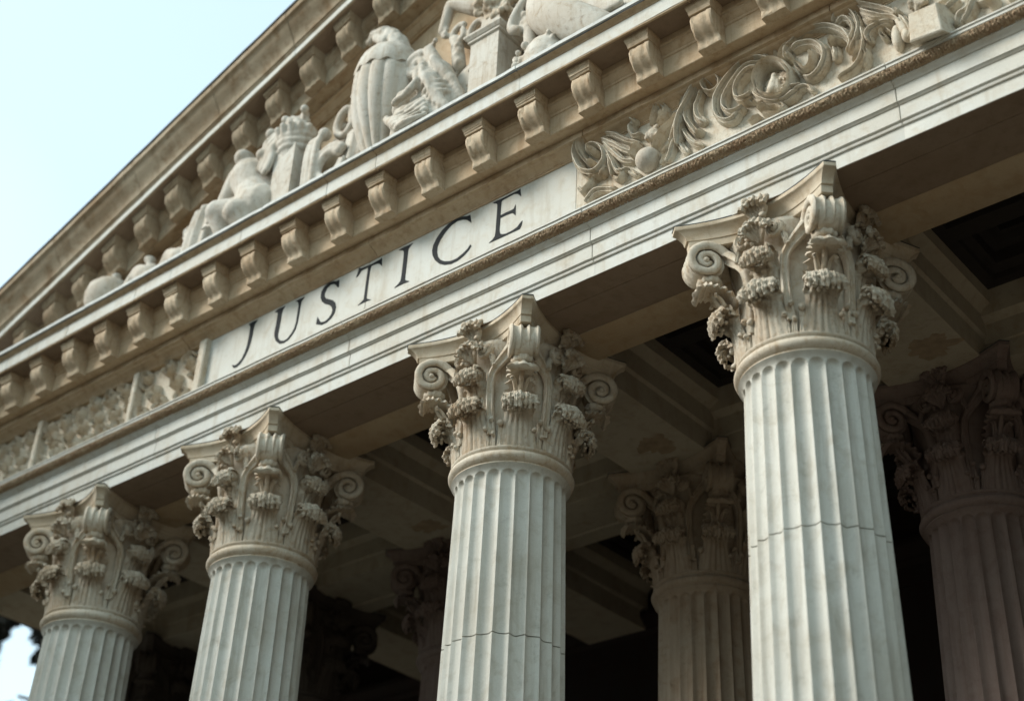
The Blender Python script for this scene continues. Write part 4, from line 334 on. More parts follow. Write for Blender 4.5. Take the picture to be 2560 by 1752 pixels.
ent = thing('entablature', (0,0,0), 'long horizontal stone entablature with inscription and carved frieze carried on the columns', 'entablature')
run('architrave', [(-.79,0),(-.79,.165),(-.80,.172),(-.812,.172),(-.818,.19),(-.812,.205),(-.822,.21),(-.838,.222),(-.838,.40),(-.852,.405),(-.866,.424),(-.878,.43),(-.878,.60),
     (-.892,.604),(-.905,.625),(-.935,.642),(-.948,.65),(-.948,.665),(-.96,.668),(-.96,.735),(-1.03,.742),(-1.045,.75),(-1.045,.785),(-1.06,.79),(-1.06,.808),(-.93,.815),(.57,.815),(.57,-.07),(.40,-.07),(.16,-.055),(.06,-.004),
     (-.47,-.004),(-.47,.01),(-.484,.01),(-.484,0)], M_pale, ent, joints=FASCIAJ+(-6.02,1.7,-9.95,-13.9), front=-.8, dj=.012, seed=1)
run('architrave_shade_sheet', [(-.784,-.0045),(-.784,.02),(-.480,.02),(-.480,-.0045)], M_soffit_shade, ent, jit=.0005, seed=21)  # thin dark sheet standing in for shade under the pale architrave
run('architrave_shade_sheet', [(-.476,-.009),(-.476,.02),(.055,.02),(.058,-.009)], M_soffit_shade, ent, jit=.0005, seed=22)  # second sheet of the same painted shade
run('soffit_fillet', [(.062,-.010),(.16,-.062),(.40,-.077),(.566,-.077),(.566,-.06),(.062,0.0)], M_beam2, ent, jit=.0008, seed=23)  # paler sheet painted for the lit band of the soffit
# rough, worn leaf moulding between the fascia and the ledge
mb = MB(); rings = []
x = -17.0
while x <= 5.5:
    ring = []
    for k in range(12):
        t = k/11; y = -.955-.085*t; z = .664+.078*t
        bulge = .022*math.sin(math.pi*t)
        w = abs(math.sin(x*95+t*2+1.5*noise.noise(Vector((x*3,0,0)))))
        d = bulge*(.45+.6*w)+.017*noise.noise(Vector((x*75,t*4.5,1)))+.011*noise.noise(Vector((x*140,t*11,4)))
        ring.append((x, y-d*.72, z-d*.69))
    ring += [(x,-.93,.745),(x,-.93,.66)]
    rings.append(ring); x += .0085
mb.loft(rings); mb.build('leaf_moulding', M_band, ent, 179)
# the frieze, its inscription and panels
frieze = run('frieze', [(YF,.80),(YF,1.74),(.3,1.74),(.3,.80)], M_pale, ent, x0=-9.0, jit=.001, seed=2, front=-.9, joints=(PANELR,-5.75))
YL = -.87
run('sunk_panel', [(YL,.80),(YL,1.74),(.3,1.74),(.3,.80)], M_relief, ent, x1=-9.002, jit=.001, seed=32, front=-9)
def letter(ch, poly):
    poly = [Vector((x, 0, z)) for x, z in poly]
    n = len(poly)
    ar = sum(poly[i].x*poly[(i+1)%n].z-poly[(i+1)%n].x*poly[i].z for i in range(n))
    q = []
    for i in range(n):      # brush weight: the paint spreads a little past the scored outline
        t = (poly[(i+1)%n]-poly[i-1]).normalized()
        q.append(poly[i]+Vector((t.z,0,-t.x))*(.006 if ar > 0 else -.006))
    poly = q; tri = tessellate_polygon([[Vector((p.x,p.z,0)) for p in poly]])
    mb = MB()
    V = [(p.x, YF-.006, p.z) for p in poly]+[(p.x, YF+.01, p.z) for p in poly]
    F = [tuple(t) for t in tri]+[(i,(i+1)%n,n+(i+1)%n,n+i) for i in range(n)]
    mb.add(V, F)
    return tag(mb.build('letter', M_ink, frieze), 'black inscribed letter '+ch)
for ch in 'JUSTICE': letter(ch, LETTERS[ch])
# right hand relief: every scroll of a motif is its own piece of carving
NAMES = {'shell':'shell_scroll','hook':'curled_tendril','fan':'leaf_fan','cscroll':'broad_scroll','medal':'medallion_ring','under':'ribbon_curl','crown':'medallion_crest','dscroll':'double_scroll','tall':'tall_leaf','wing':'acanthus_spray','farleaf':'leaf_strand','farleaf2':'leaf_strand'}
groups = {}
for g, pts, r0, r1, h in STROKES: groups.setdefault(g, []).append((pts, r0, r1, h))
panel = MB()
panel.box(PANELR+.012, 4.2, YF-.012, YF+.02, .81, 1.70)
panel = panel.build('relief_panel', M_relief, ent)
for g, lst in groups.items():
    mb = MB()
    for pts, r0, r1, h in lst:
        P = smoothpath([(x, YF-.005, z) for x, z in pts], 7); m = len(P)
        wa = []; wn = []
        for i in range(m):
            t = i/(m-1); r = r0+(r1-r0)*t
            e = math.sqrt(max(.05, 1-max(0, (t-.88)/.12)**2))*math.sqrt(max(.25, 1-max(0,(.10-t)/.10)**2))
            wa.append(r*e*1.10); wn.append(h*(.6+.4*e)*(1+.10*math.sin(t*9+len(pts)))*1.5)
        mb.sweep(P, [Vector((0,-1,0))]*m, wa, wn, SEC_RIDGE2 if r0 > .04 else SEC_RIDGE)
    if g == 'medal':
        pass
    for i, p in enumerate(mb.v):
        q = Vector(p); d = .004*noise.noise(q*16)+.005*noise.noise(q*45)
        if q.y < YF-.01: mb.v[i] = (q.x+d*.6, q.y+d, q.z+d*.6)
    mb.build(NAMES[g], M_relief, panel, 42)
mb = MB(); mb.ball((-1.236,YF-.06,1.098), .148, 28, 18); mb.build('orb', M_sculpt, panel, 179)
def lumps(mb, c, n, spread, r, seed, flat=.6):
    rnd = random.Random(seed)
    for _ in range(n):
        g = lambda s: max(-1.35*s, min(1.35*s, rnd.gauss(0, s)))
        mb.ball((c[0]+g(spread[0]), c[1]+g(spread[1])*flat, c[2]+g(spread[2])), r*rnd.uniform(.6,1.2), 8, 6)
mb = MB(); mb.ball((-1.16,YF-.03,1.45), .09); lumps(mb, (-1.16,YF-.07,1.45), 34, (.055,.03,.045), .026, 3); blob('berry_cluster', mb, M_leaf, .009, panel, 2)
mb = MB()
rings = []
for k in range(0, 13):
    rr = .012+.15*k/12
    rings.append([(.442+rr*math.cos(a*math.pi/24)*.98, YF-.055+.02*vor((rr*3,a*.4,2),3)-.03*(1-k/12), 1.309+rr*math.sin(a*math.pi/24)) for a in range(48)])
mb.loft(rings); mb.build('medallion_plaque', M_leaf, panel, 179)
mb = MB()
mb.capsule((.43,YF-.08,1.41),.035,(.42,YF-.085,1.36),.03); mb.capsule((.42,YF-.085,1.33),.045,(.40,YF-.09,1.22),.06); mb.capsule((.46,YF-.08,1.31),.03,(.46,YF-.08,1.2),.035)
lumps(mb, (.40,YF-.07,1.2), 14, (.06,.02,.03), .025, 8); lumps(mb, (.5,YF-.06,1.3), 14, (.03,.02,.07), .022, 9)
blob('medallion_figure', mb, M_relief, .011, panel, 3)
mb = MB(); mb.ball((1.843,YF-.05,1.127), .1, 16, 12, (.62,.9,1.75)); mb.build('oval_bud', M_relief, panel, 179)
mb = MB(); mb.ball((1.95,YF-.08,1.08), .07, 14, 10, (.8,1,1.2)); mb.capsule((1.95,YF-.09,1.10),.05,(1.90,YF-.1,1.3),.045); blob('drooping_bud', mb, M_relief, .012, panel, 3)
mb = MB()
mb.loft([[(2.03,YF,.90),(2.44,YF,.84),(2.44,YF,1.23),(2.03,YF,1.27)],[(2.04,YF-.25,.80),(2.38,YF-.25,.76),(2.36,YF-.25,1.15),(2.06,YF-.25,1.17)],[(2.055,YF-.262,.815),(2.365,YF-.262,.775),(2.348,YF-.262,1.135),(2.072,YF-.262,1.155)]])
mb.build('projecting_block', M_relief, panel)
mb = MB(); lumps(mb, (2.1,YF-.05,1.47), 22, (.06,.03,.05), .035, 5); blob('carved_knot', mb, M_leaf, .012, panel, 3)
# left hand frieze: dense pierced rinceaux between narrow posts
posts = [-9.0,-10.54,-12.96,-15.5]
for k, px in enumerate(posts):
    mb = MB(); w = .075 if k == 0 else .055
    mb.loft([[(px-w,YL+.01,.81),(px+w,YL+.01,.81),(px+w,YL+.01,1.69),(px-w,YL+.01,1.69)],[(px-w,YF-.085,.81),(px+w,YF-.085,.81),(px+w,YF-.085,1.69),(px-w,YF-.085,1.69)],
             [(px-w+.02,YF-.10,.83),(px+w-.02,YF-.10,.83),(px+w-.02,YF-.10,1.67),(px-w+.02,YF-.10,1.67)]])
    mb.build('frieze_post', M_relief, ent)
def spiral2(cx, cz, r, a0, turns, sgn, n=26, inner=.16):
    return [(cx+r*(1-(1-inner)*i/(n-1))*math.cos(a0+sgn*turns*2*math.pi*i/(n-1)), cz+r*(1-(1-inner)*i/(n-1))*math.sin(a0+sgn*turns*2*math.pi*i/(n-1))) for i in range(n)]
for k in range(3):
    xa, xb = posts[k+1]+.06, posts[k]-.06
    rnd = random.Random(40+k); mb = MB()
    def stroke(pts, r0, r1, h, sec=SEC_DOME):
        P = [Vector((x,YL-.004,z)) for x, z in pts]; m = len(P); h *= .75; r0 *= .95; r1 *= .9
        mb.sweep(P, [Vector((0,-1,0))]*m, [r0+(r1-r0)*i/(m-1) for i in range(m)], [h*(.8+.2*math.sin(i*.7)) for i in range(m)], sec)
    nc = max(3, int((xb-xa)/.36)); wd = (xb-xa)/nc
    cl = lambda z: min(1.665, max(.835, z))
    for i in range(nc):
        for row in range(3):
            cx = xa+wd*(i+.5+(.25 if row % 2 else -.2))+rnd.uniform(-.03,.03); cz = .955+.29*row+rnd.uniform(-.03,.03)
            cx = min(xb-.10, max(xa+.10, cx))
            rr = rnd.uniform(.10,.132); sg = rnd.choice((-1,1)); a0 = rnd.random()*6.28
            pts = spiral2(cx, cz, rr, a0, rnd.uniform(1.15,1.5), sg, 26, .30)
            stroke([(x, cl(z)) for x, z in pts], .034, .024, rnd.uniform(.15,.20), SEC_RIDGE)
            # tail leaf thrown off each curl
            ta = a0-sg*1.4; l = rnd.uniform(.16,.24); px = cx+rr*math.cos(a0); pz = cz+rr*math.sin(a0)
            stroke([(px+l*t*math.cos(ta-sg*.9*t), cl(pz+l*t*math.sin(ta-sg*.9*t))) for t in (0,.25,.5,.75,1)], .042, .014, rnd.uniform(.12,.17), SEC_RIDGE)
            if rnd.random() < .35: mb.ball((cx, YL-.06, cl(cz)), rnd.uniform(.018,.028), 8, 6)
    o = mb.build('rinceau_carving', M_relief, ent, 60)
run('bed_moulding', [(YF+.04,1.695),(-.945,1.695),(-.945,1.712),(-.958,1.715),(-.958,1.728),(-.972,1.735),(-.985,1.75),(-1.02,1.768),(-1.055,1.778),(-1.075,1.792),(-1.08,1.80),(-1.105,1.805),(-1.12,1.812),(-1.12,1.90),(-.70,1.90),(-.70,1.695)],
    M_tan, ent, joints=(BEDJ,-5.6,-9.4,1.2), front=-.93, seed=3)
cornice = run('cornice', [(-1.12,1.9015),(-1.262,1.9015),(-1.27,1.91),(-1.27,2.165),(-1.285,2.175),(-1.285,2.205),(-1.30,2.215),(-1.325,2.26),(-1.34,2.275),(-1.34,2.305),(-1.355,2.315),(-1.355,2.40),
    (-1.655,2.40),(-1.66,2.385),(-1.685,2.385),(-1.69,2.392),(-1.69,2.60),(-1.70,2.606),(-1.708,2.622),(-1.74,2.635),(-1.765,2.640),(-1.767,2.648),(-.9,2.655),(-.9,1.93)],
    M_tan, ent, joints=tuple(CORJ)+(-.2,2.2,-7.6,-11.6,-13.2), front=-1.60, seed=4)
# clean pale face plate of the corona (its drip face is washed by rain)
run('corona_face', [(-1.6885,2.40),(-1.695,2.402),(-1.695,2.594),(-1.6885,2.596)], M_pale, ent, joints=tuple(CORJ)+(-.2,2.2,-7.6,-11.6,-13.2), front=-1.6, dj=.006, seed=5)
run('soffit_board', [(-1.356,2.396),(-1.356,2.402),(-1.654,2.402),(-1.654,2.396)], M_soffit_shade, ent, jit=.0004, seed=6)
run('coping', [(-1.60,2.6555),(-1.776,2.6555),(-1.79,2.662),(-1.79,2.712),(-1.778,2.724),(-.9,2.755),(-.9,2.6585)], M_coping, ent, joints=tuple(CORJ)+(-.2,-7.1,-11.1), jit=.004, front=-1.7, dj=.01, seed=7)
run('coping_shadow_strip', [(-1.70,2.644),(-1.774,2.644),(-1.774,2.657),(-1.70,2.657)], M_lead, ent, jit=.002, seed=8)  # solid dark strip painted as the shadow line under the coping

def modillion_mesh(slope, s=1.0, zoff=0, seed=0):
    mb = MB(); yb = -1.262; rnd = random.Random(seed)
    wear = lambda x, y, z: (x+rnd.gauss(0,.0028), y+rnd.gauss(0,.0028)+(.016 if rnd.random() < .04 and y < -1.5 else 0), z+rnd.gauss(0,.0022)) if y < -1.3 else (x, y, z)
    T = [(2.398,.165,-1.612),(2.362,.165,-1.612),(2.356,.160,-1.606),(2.34,.158,-1.604),(2.322,.154,-1.594),(2.314,.148,-1.588),(2.296,.148,-1.588),(2.29,.142,-1.578),(2.268,.141,-1.574)]
    rings = [[(-w*s,y,z),(w*s,y,z),(w*s,yb,z),(-w*s,yb,z)] for z, w, y in T]
    mb.loft(rings)
    prof = [(-1.535,2.272),(-1.558,2.245),(-1.566,2.20),(-1.560,2.15),(-1.542,2.10),(-1.51,2.055),(-1.47,2.02),(-1.435,1.995),(-1.412,1.965),(-1.402,1.93),(-1.40,1.90),(-1.392,1.885)]
    nu = 13; rings = []
    for i, (y, z) in enumerate(prof):
        fl = 1+.10*max(0,(i-7)/4)
        ring = []
        for k in range(nu):
            u = -1+2*k/(nu-1)
            g = .0045*math.cos(u*math.pi*2.5) if abs(u) < .95 else -.006
            ring.append((u*.136*s*fl, y-g, z-g*.5))
        ring += [(.136*s*fl, yb, z),(-.136*s*fl, yb, z)]
        rings.append(ring)
    mb.loft(rings)
    mb.v = [wear(x, y, z) for x, y, z in mb.v]
    mb.v = [(x, y, z+slope*x+zoff) for x, y, z in mb.v]
    return mb.mesh('modillion', 32)
MM = [modillion_mesh(0, seed=q) for q in range(6)]
for me in MM: me.materials.append(M_mod)
for k in range(-8, 20):
    o = link('modillion', MM[(k*5+(k//3))%6], None, ent, (-.95-.826*k+.012*math.sin(k*7.3), .004*math.sin(k*5.1), -.003+.003*math.sin(k*3.7))); o.rotation_euler = (0, .006*math.sin(k*4.4), 0)

# ------------------------------------------------------------------ pediment
ped = thing('pediment', (0,0,2.75), 'steep triangular stone gable with bracketed sloping cornice rising above the inscription', 'pediment')
ZR = 8.14
def rake(name, prof, mat, joints=(), seed=0, x0=-16.6, x1=-2.4, front=-1.6, **k):
    return run(name, [(y, z+ZR-2.75) for y, z in prof], mat, ped, x0=x0, x1=x1, slope=SL, joints=joints, seed=seed, front=front, **k)
rj = (-14.1,-12.2,-10.35,-8.6,-7.05,-5.3)
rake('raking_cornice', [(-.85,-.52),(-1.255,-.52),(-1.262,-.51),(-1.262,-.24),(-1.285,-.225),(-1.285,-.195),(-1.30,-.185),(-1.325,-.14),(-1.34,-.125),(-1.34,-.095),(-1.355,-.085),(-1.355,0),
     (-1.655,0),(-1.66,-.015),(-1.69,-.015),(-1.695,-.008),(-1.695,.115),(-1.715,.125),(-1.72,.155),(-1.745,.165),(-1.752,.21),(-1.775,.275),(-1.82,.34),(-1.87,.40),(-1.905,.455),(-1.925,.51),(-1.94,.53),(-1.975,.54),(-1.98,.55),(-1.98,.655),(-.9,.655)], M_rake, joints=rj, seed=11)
rake('raking_fillet', [(-1.694,-.005),(-1.70,-.004),(-1.70,.11),(-1.694,.112)], M_pale, joints=rj, seed=12, dj=.005)
rake('roof_edge', [(-1.96,.6565),(-2.0,.6565),(-2.005,.672),(-2.0,.69),(.2,.72),(.2,.6565)], M_lead, seed=13, jit=.003)
rake('soffit_board', [(-1.356,-.004),(-1.356,.002),(-1.654,.002),(-1.654,-.004)], M_soffit_shade, seed=14, jit=.0004)
rake('inner_moulding', [(-.86,-.66),(-.905,-.66),(-.905,-.64),(-.93,-.635),(-.95,-.61),(-.99,-.585),(-1.0,-.57),(-1.03,-.565),(-1.05,-.55),(-1.05,-.5215),(-.86,-.5215)], M_tan, seed=15)
MM = [modillion_mesh(SL, 1.0, seed=q+20) for q in range(5)]
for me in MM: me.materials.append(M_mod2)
for k in range(18):
    x = -13.30-.7105*2+.7105*k
    o = link('modillion', MM[(k*3+(k//4))%5], None, ped, (x+.010*math.sin(k*6.1), .004*math.sin(k*5.1), -2.75-2.402+ZR+SL*x)); o.rotation_euler = (0, .006*math.sin(k*4.4), 0)
mb = MB()
mb.loft([[(x, -.86, -.02), (x, -.86, max(.0, ZR-.6+SL*x-2.75)), (x, .1, max(.0, ZR-.6+SL*x-2.75)), (x, .1, -.02)] for x in (-15.0,-12,-9,-6,-3,-2.4)])
mb.loft([[(x, -.86, -.02), (x, -.86, max(.0, ZR-.6+SL*(-4.8-x)-2.75)), (x, .1, max(.0, ZR-.6+SL*(-4.8-x)-2.75)), (x, .1, -.02)] for x in (-2.4,0,4,8,10.2)])
mb.build('tympanum', M_tan, ped)

# right slope of the gable, same profiles mirrored about the ridge
for o in list(ped.children):
    if o.name.split('.')[0] in ('raking_cornice', 'raking_fillet', 'roof_edge', 'inner_moulding', 'soffit_board'):
        me = o.data.copy()
        for v in me.vertices: v.co.x = -4.802-v.co.x
        me.flip_normals(); link(o.name.split('.')[0], me, None, ped)
# ------------------------------------------------------------------ columns (drawn with the top of the abacus at z = 0)
ZB = -11.6
def shaft_mesh(joint=None):
    nf, q = 24, 12
    n = nf*q
    def rad(z): return .642+.0172*(-1.9-z) + .055*max(0,(z+1.93)/.09)**2*(1 if z > -1.93 else 0)
    W = math.pi/nf*.86          # half angle of a flute
    def depth(a, z):
        r = rad(z); zc = -1.895-W*r
        x = abs(((a/(2*math.pi)*nf) % 1)-.5)*2*(math.pi/nf)      # angle from the flute axis
        x = x*r; w = W*r
        dz = max(0, z-zc)
        k = w*w-x*x-dz*dz
        return math.sqrt(k)*.62 if k > 0 else 0
    zs = [-1.84,-1.865,-1.885,-1.8955,-1.90,-1.907,-1.916,-1.927,-1.94,-1.955,-1.972,-1.99,-2.03,-2.2]
    z = -2.6
    while z > -11.0: zs.append(z); z -= .5
    zs += [-11.05]
    jz = [joint] if joint else [-6.4]
    S = [(z, 0, 0) for z in zs if all(abs(z-j) > .12 for j in jz)]
    for j in jz:
        S += [(j+.09,0,.4),(j+.0065,0,1),(j+.005,.035,1),(j-.005,.035,1),(j-.0065,0,1),(j-.09,0,.4)]
    S.sort(key=lambda s: -s[0])
    rings = []
    for z, cut, wave in S:
        ring = []
        for k in range(n):
            a = 2*math.pi*k/n
            zz = z+wave*(.028*noise.noise(Vector((math.cos(a)*2.2, math.sin(a)*2.2, 3.1)))+.012*noise.noise(Vector((math.cos(a)*9, math.sin(a)*9, 1))))
            r = rad(z)-depth(a, z)-cut+.0016*noise.noise(Vector((a*7, z*2.3, 5)))
            ring.append((r*math.cos(a), r*math.sin(a), zz))
        rings.append(ring)
    mb = MB(); mb.loft(rings)
    return mb.mesh('shaft', 28)
def necking_mesh():
    mb = MB()
    mb.lathe([(.60,-1.842),(.678,-1.842),(.688,-1.836),(.690,-1.822),(.683,-1.815),(.695,-1.806),(.722,-1.785),(.735,-1.757),(.736,-1.738),(.726,-1.712),(.705,-1.693),(.690,-1.688),(.688,-1.672),(.700,-1.660),(.707,-1.650),(.707,-1.634),(.700,-1.626),(.60,-1.62)], 96)
    return mb.mesh('necking_ring', 40)
def bell_mesh():
    mb = MB()
    mb.lathe([(.5,-1.63),(.645,-1.63),(.64,-1.4),(.64,-1.1),(.65,-.8),(.68,-.55),(.73,-.38),(.77,-.30),(.78,-.26),(.75,-.22),(.5,-.21)], 64, rfun=lambda r,z,a: .008*noise.noise(Vector((math.cos(a)*4,math.sin(a)*4,z*4))))
    return mb.mesh('capital', 60)
def abacus_mesh():
    """square slab with hollow sides and cut horns; moulded edge"""
    lay = [(-.272,-.125),(-.266,-.115),(-.185,-.108),(-.18,-.092),(-.162,-.088),(-.145,-.084),(-.12,-.072),(-.09,-.050),(-.062,-.022),(-.055,-.006),(-.048,0),(-.004,0),(-.002,-.01)]
    rings = []
    for z, off in lay:
        ring = []
        for s in range(4):
            a0 = s*math.pi/2
            n = 22
            for k in range(n+1):
                t = -1+2*k/n
                half = .90+off*.95
                y = t*half
                x = (.755+off)+(.235)*(abs(t)**1.9)
                ring.append((x*math.cos(a0)-y*math.sin(a0), x*math.sin(a0)+y*math.cos(a0), z))
        rings.append(ring)
    mb = MB(); mb.loft(rings)
    return mb.mesh('abacus', 35)
def lead_mesh():
    rings = []
    for z, off in ((-.0015,.004),(.0065,.006),(.008,-.02)):
        ring = []
        for s in range(4):
            a0 = s*math.pi/2
            for k in range(23):
                t = -1+2*k/22
                y = t*(.90+off); x = (.755+off)+.235*(abs(t)**1.9)+.004*noise.noise(Vector((t*6,s,2)))
                ring.append((x*math.cos(a0)-y*math.sin(a0), x*math.sin(a0)+y*math.cos(a0), z))
        rings.append(ring)
    mb = MB(); mb.loft(rings); return mb.mesh('lead_sheet')
LEAFSEC = [(-1+2*k/24, 0) for k in range(25)]
def leaf_mesh(name, path, widths, thick, head_from, bump, ribs=5, seed=0, res=60, lobes=3.5, head=None):
    """acanthus leaf: reeded stalk against the bell, crown rolled outwards and knobbly"""
    P = smoothpath([(r, z) for r, z in path], 10)
    # resample evenly
    d = [0]
    for a, b in zip(P, P[1:]): d.append(d[-1]+(b-a).length)
    def at(s, A):
        for i in range(len(d)-1):
            if d[i+1] >= s: 
                f = (s-d[i])/max(1e-9, d[i+1]-d[i]); return A[i].lerp(A[i+1], f)
        return A[-1]
    Q = [at(d[-1]*i/(res-1), P) for i in range(res)]
    def w_at(t):
        for (t0,w0),(t1,w1) in zip(widths, widths[1:]):
            if t <= t1:
                f = (t-t0)/(t1-t0); f = f*f*(3-2*f); return w0+(w1-w0)*f
        return widths[-1][1]
    rings = []; heads = []
    nu = 33
    for i in range(res):
        t = i/(res-1)
        T = (Q[min(i+1,res-1)]-Q[max(i-1,0)]).normalized(); N = Vector((T.y, -T.x))      # outward for an upward path
        w = w_at(t); hd = min(1, max(0, (t-head_from)/.10)); th = thick*(1+.5*hd)
        if t > .95: th *= math.sqrt(max(.04, 1-((t-.95)/.05)**2)); 
        ring = []
        for k in range(nu):
            u = -1+2*k/(nu-1)
            wob = 1+hd*.10*math.cos(u*0+t*40+seed)*abs(u)
            y = u*w*wob
            v = math.sqrt(max(0, 1-u*u))*.9
            rib = .34*thick*8*(abs(math.sin((u+1)*math.pi*ribs/2))**.6-.7)*(1-hd*.4)*math.sqrt(max(0,1-u**4))
            h = th*v+rib*.16*(1-.5*hd)
            p = Vector((Q[i].x+N.x*h-y*y*(.62-.25*hd), y, Q[i].y+N.y*h-hd*.10*y*y/w))
            if hd > 0:
                b = .45-vor((p.x+seed, p.y, p.z), 12.0)
                b2 = .5-vor((p.x, p.y+seed, p.z), 27.0)
                dd = hd*(bump*b*1.7+bump*.7*b2)
                lob = hd*.030*math.cos(u*math.pi*lobes)
                p += Vector((N.x*(dd+lob), y/w*dd*.5, N.y*(dd+lob)))
            ring.append(p)
            if hd >= 1 and t < .97 and abs(u) < .96: heads.append((p, N))
        for k in range(nu-2, 0, -1):
            u = -1+2*k/(nu-1); y = u*w
            h = -thick*.45*math.sqrt(1-u*u)
            ring.append(Vector((Q[i].x+N.x*h-y*y*(.62-.25*hd), y, Q[i].y+N.y*h)))
        rings.append(ring)
    mb = MB(); mb.loft(rings)
    rnd = random.Random(seed)
    hc, hr = head
    for k in range(-3, 4):          # veined lobes curling over the crown, one beside the other
        f = 1-.30*(abs(k)/3)**2; y = (k+rnd.uniform(-.2,.2))/3*hr[1]*.93; wk = rnd.uniform(.85,1.25); y2 = y*(1.06+.03*rnd.random()); dz = -abs(y)*.14-rnd.uniform(0,.018)
        q = lambda ax, az, yy: Vector((hc[0]+ax*hr[0]*f-yy*yy*.5, yy, hc[1]+az*hr[2]*f+dz))
        P = smoothpath([q(-.75,.35,y*.86), q(-.25,.92,y*.92), q(.45,.95,y), q(1.0,.40,y2), q(1.12,-.25,y2), q(.85,-.85-.35*rnd.random(),y2)], 4); m = len(P)
        mb.sweep(P, [Vector(((p-Vector((hc[0]-y*y*.5,p.y,hc[1]+dz))).x, 0, (p-Vector((hc[0]-y*y*.5,p.y,hc[1]+dz))).z)).normalized() for p in P],
                 [hr[1]*wk*(.165+.045*math.sin(i*1.1+k))*(1 if i < m-3 else .7) for i in range(m)], [.028+.010*math.sin(i*1.7+k*2) for i in range(m)], SEC_RIDGE2)
    for _ in range(95):
        d = Vector((rnd.gauss(0,1), rnd.gauss(0,1), rnd.gauss(0,1))).normalized()
        if d.x < -.2: continue
        y = d.y*hr[1]*1.03; r = rnd.uniform(.013,.026)
        mb.ball((hc[0]+d.x*hr[0]*1.1-y*y*.5, y, hc[1]+d.z*hr[2]*1.08-abs(y)*.14), r, 8, 6, (1, rnd.uniform(.75,1.2), rnd.uniform(.8,1.5)))
    # small ragged lobes hanging below the rim
    for k in range(7):
        y = (k-3)/3*hr[1]*.95
        mb.capsule((hc[0]+hr[0]*.75-y*y*.5, y, hc[1]-hr[2]*.45), .032, (hc[0]+hr[0]*.55-y*y*.5, y*1.03, hc[1]-hr[2]*(1.25-.25*abs(k-3)/3)), .020, 8)
    return mb.mesh(name, 55)
def volute_mesh():
    mb = MB()
    C = Vector((1.015, -.475)); R0 = .225
    sp = []
    n = 60
    for i in range(n):
        t = i/(n-1); a = R(150)-t*R(360*1.8+20); r = R0*(1-.87*t**.8)
        sp.append(C+Vector((r*math.cos(a), r*math.sin(a))))
    stem = smoothpath([(.665,-1.47),(.672,-1.2),(.69,-.95),(.715,-.76),(.735,-.58),(.775,-.44),(sp[0].x,sp[0].y)], 6)[:-1]
    path = stem+sp; m = len(path); ns = len(stem)
    for s in (-1, 1):
        P = []; wa = []; wn = []; Nn = []
        for i, p in enumerate(path):
            t = min(1, i/ns); k = max(0, (i-ns)/(m-ns))
            q = min(1, max(0, (t-.50)/.50)); q = q*q*(3-2*q)
            lat = s*((.290+.045*math.sin(math.pi*min(1,t/.8)))*(1-q)+.098*q)
            back = -(lat*lat)*.62*(1-q)
            P.append(Vector((p.x+back, lat, p.y)))
            wa.append((.048+.036*q)*(1-.25*k)); wn.append(.052-.022*k)
        for i in range(m):
            T = (path[min(i+1,m-1)]-path[max(i-1,0)]).normalized()
            lean = .35*(1-min(1, i/ns))
            Nn.append(Vector((T.y, s*lean, -T.x)).normalized())
        mb.sweep(P, Nn, wa, wn, SEC_TWO)
    # core between the turns, set back from both faces, and the eye
    rings = []
    for lat in (-.10,.10):
        rings.append([Vector((C.x+.195*math.cos(a*math.pi/16), lat, C.y+.195*math.sin(a*math.pi/16))) for a in range(32)])
    mb.loft(rings)
    mb.capsule((C.x+.01,-.150,C.y),.036,(C.x+.01,.150,C.y),.036)
    # ragged leaf that carries the scroll from below
    P = smoothpath([(.71,-.96),(.79,-.85),(.90,-.79),(1.00,-.785),(1.07,-.80),(1.10,-.855)], 5); m = len(P)
    mb.sweep([Vector((p.x,0,p.y)) for p in P], [Vector((-(P[min(i+1,m-1)]-P[max(i-1,0)]).normalized().y,0,(P[min(i+1,m-1)]-P[max(i-1,0)]).normalized().x)) for i in range(m)],
             [.15+.035*math.sin(i*1.9) for i in range(m)], [.055+.015*math.sin(i*2.7) for i in range(m)], SEC_RIDGE2)
    for i, p in enumerate(mb.v):
        q = Vector(p); d = .006*noise.noise(q*18)
        mb.v[i] = tuple(q+Vector((d,d*.7,d)))
    return mb.mesh('volute', 50)
def bud_mesh():
    mb = MB()
    P = smoothpath([(.72,-1.06),(.78,-.92),(.87,-.80),(.915,-.70),(.925,-.62)], 5); m = len(P)
    mb.sweep([Vector((p.x,0,p.y)) for p in P], [Vector((1,0,-.2)).normalized()]*m, [.032-.004*i/m for i in range(m)], [.030]*m, SEC_TUBE)
    for s in (-1,1):
        P = smoothpath([(.71,-1.06),(.76,-.93),(.82,-.82),(.88,-.77),(.90,-.80)], 5); m = len(P)
        mb.sweep([Vector((p.x, s*(.015+.11*(i/(m-1))**1.3), p.y)) for i, p in enumerate(P)], [Vector((1,0,-.3)).normalized()]*m, [.040-.018*i/m for i in range(m)], [.024]*m, SEC_RIDGE)
    mb.lathe([(.02,-.665),(.045,-.66),(.062,-.632),(.105,-.622),(.128,-.59),(.125,-.55),(.10,-.512),(.05,-.49),(.01,-.485)], 40, cx=.94, cy=0,
             rfun=lambda r,z,a: .014*abs(math.sin(a*5))*(r/.12)-.006)
    mb.v = [(x+.03, y, z-.10) for x, y, z in mb.v]
    return mb.mesh('flower_bud', 60)
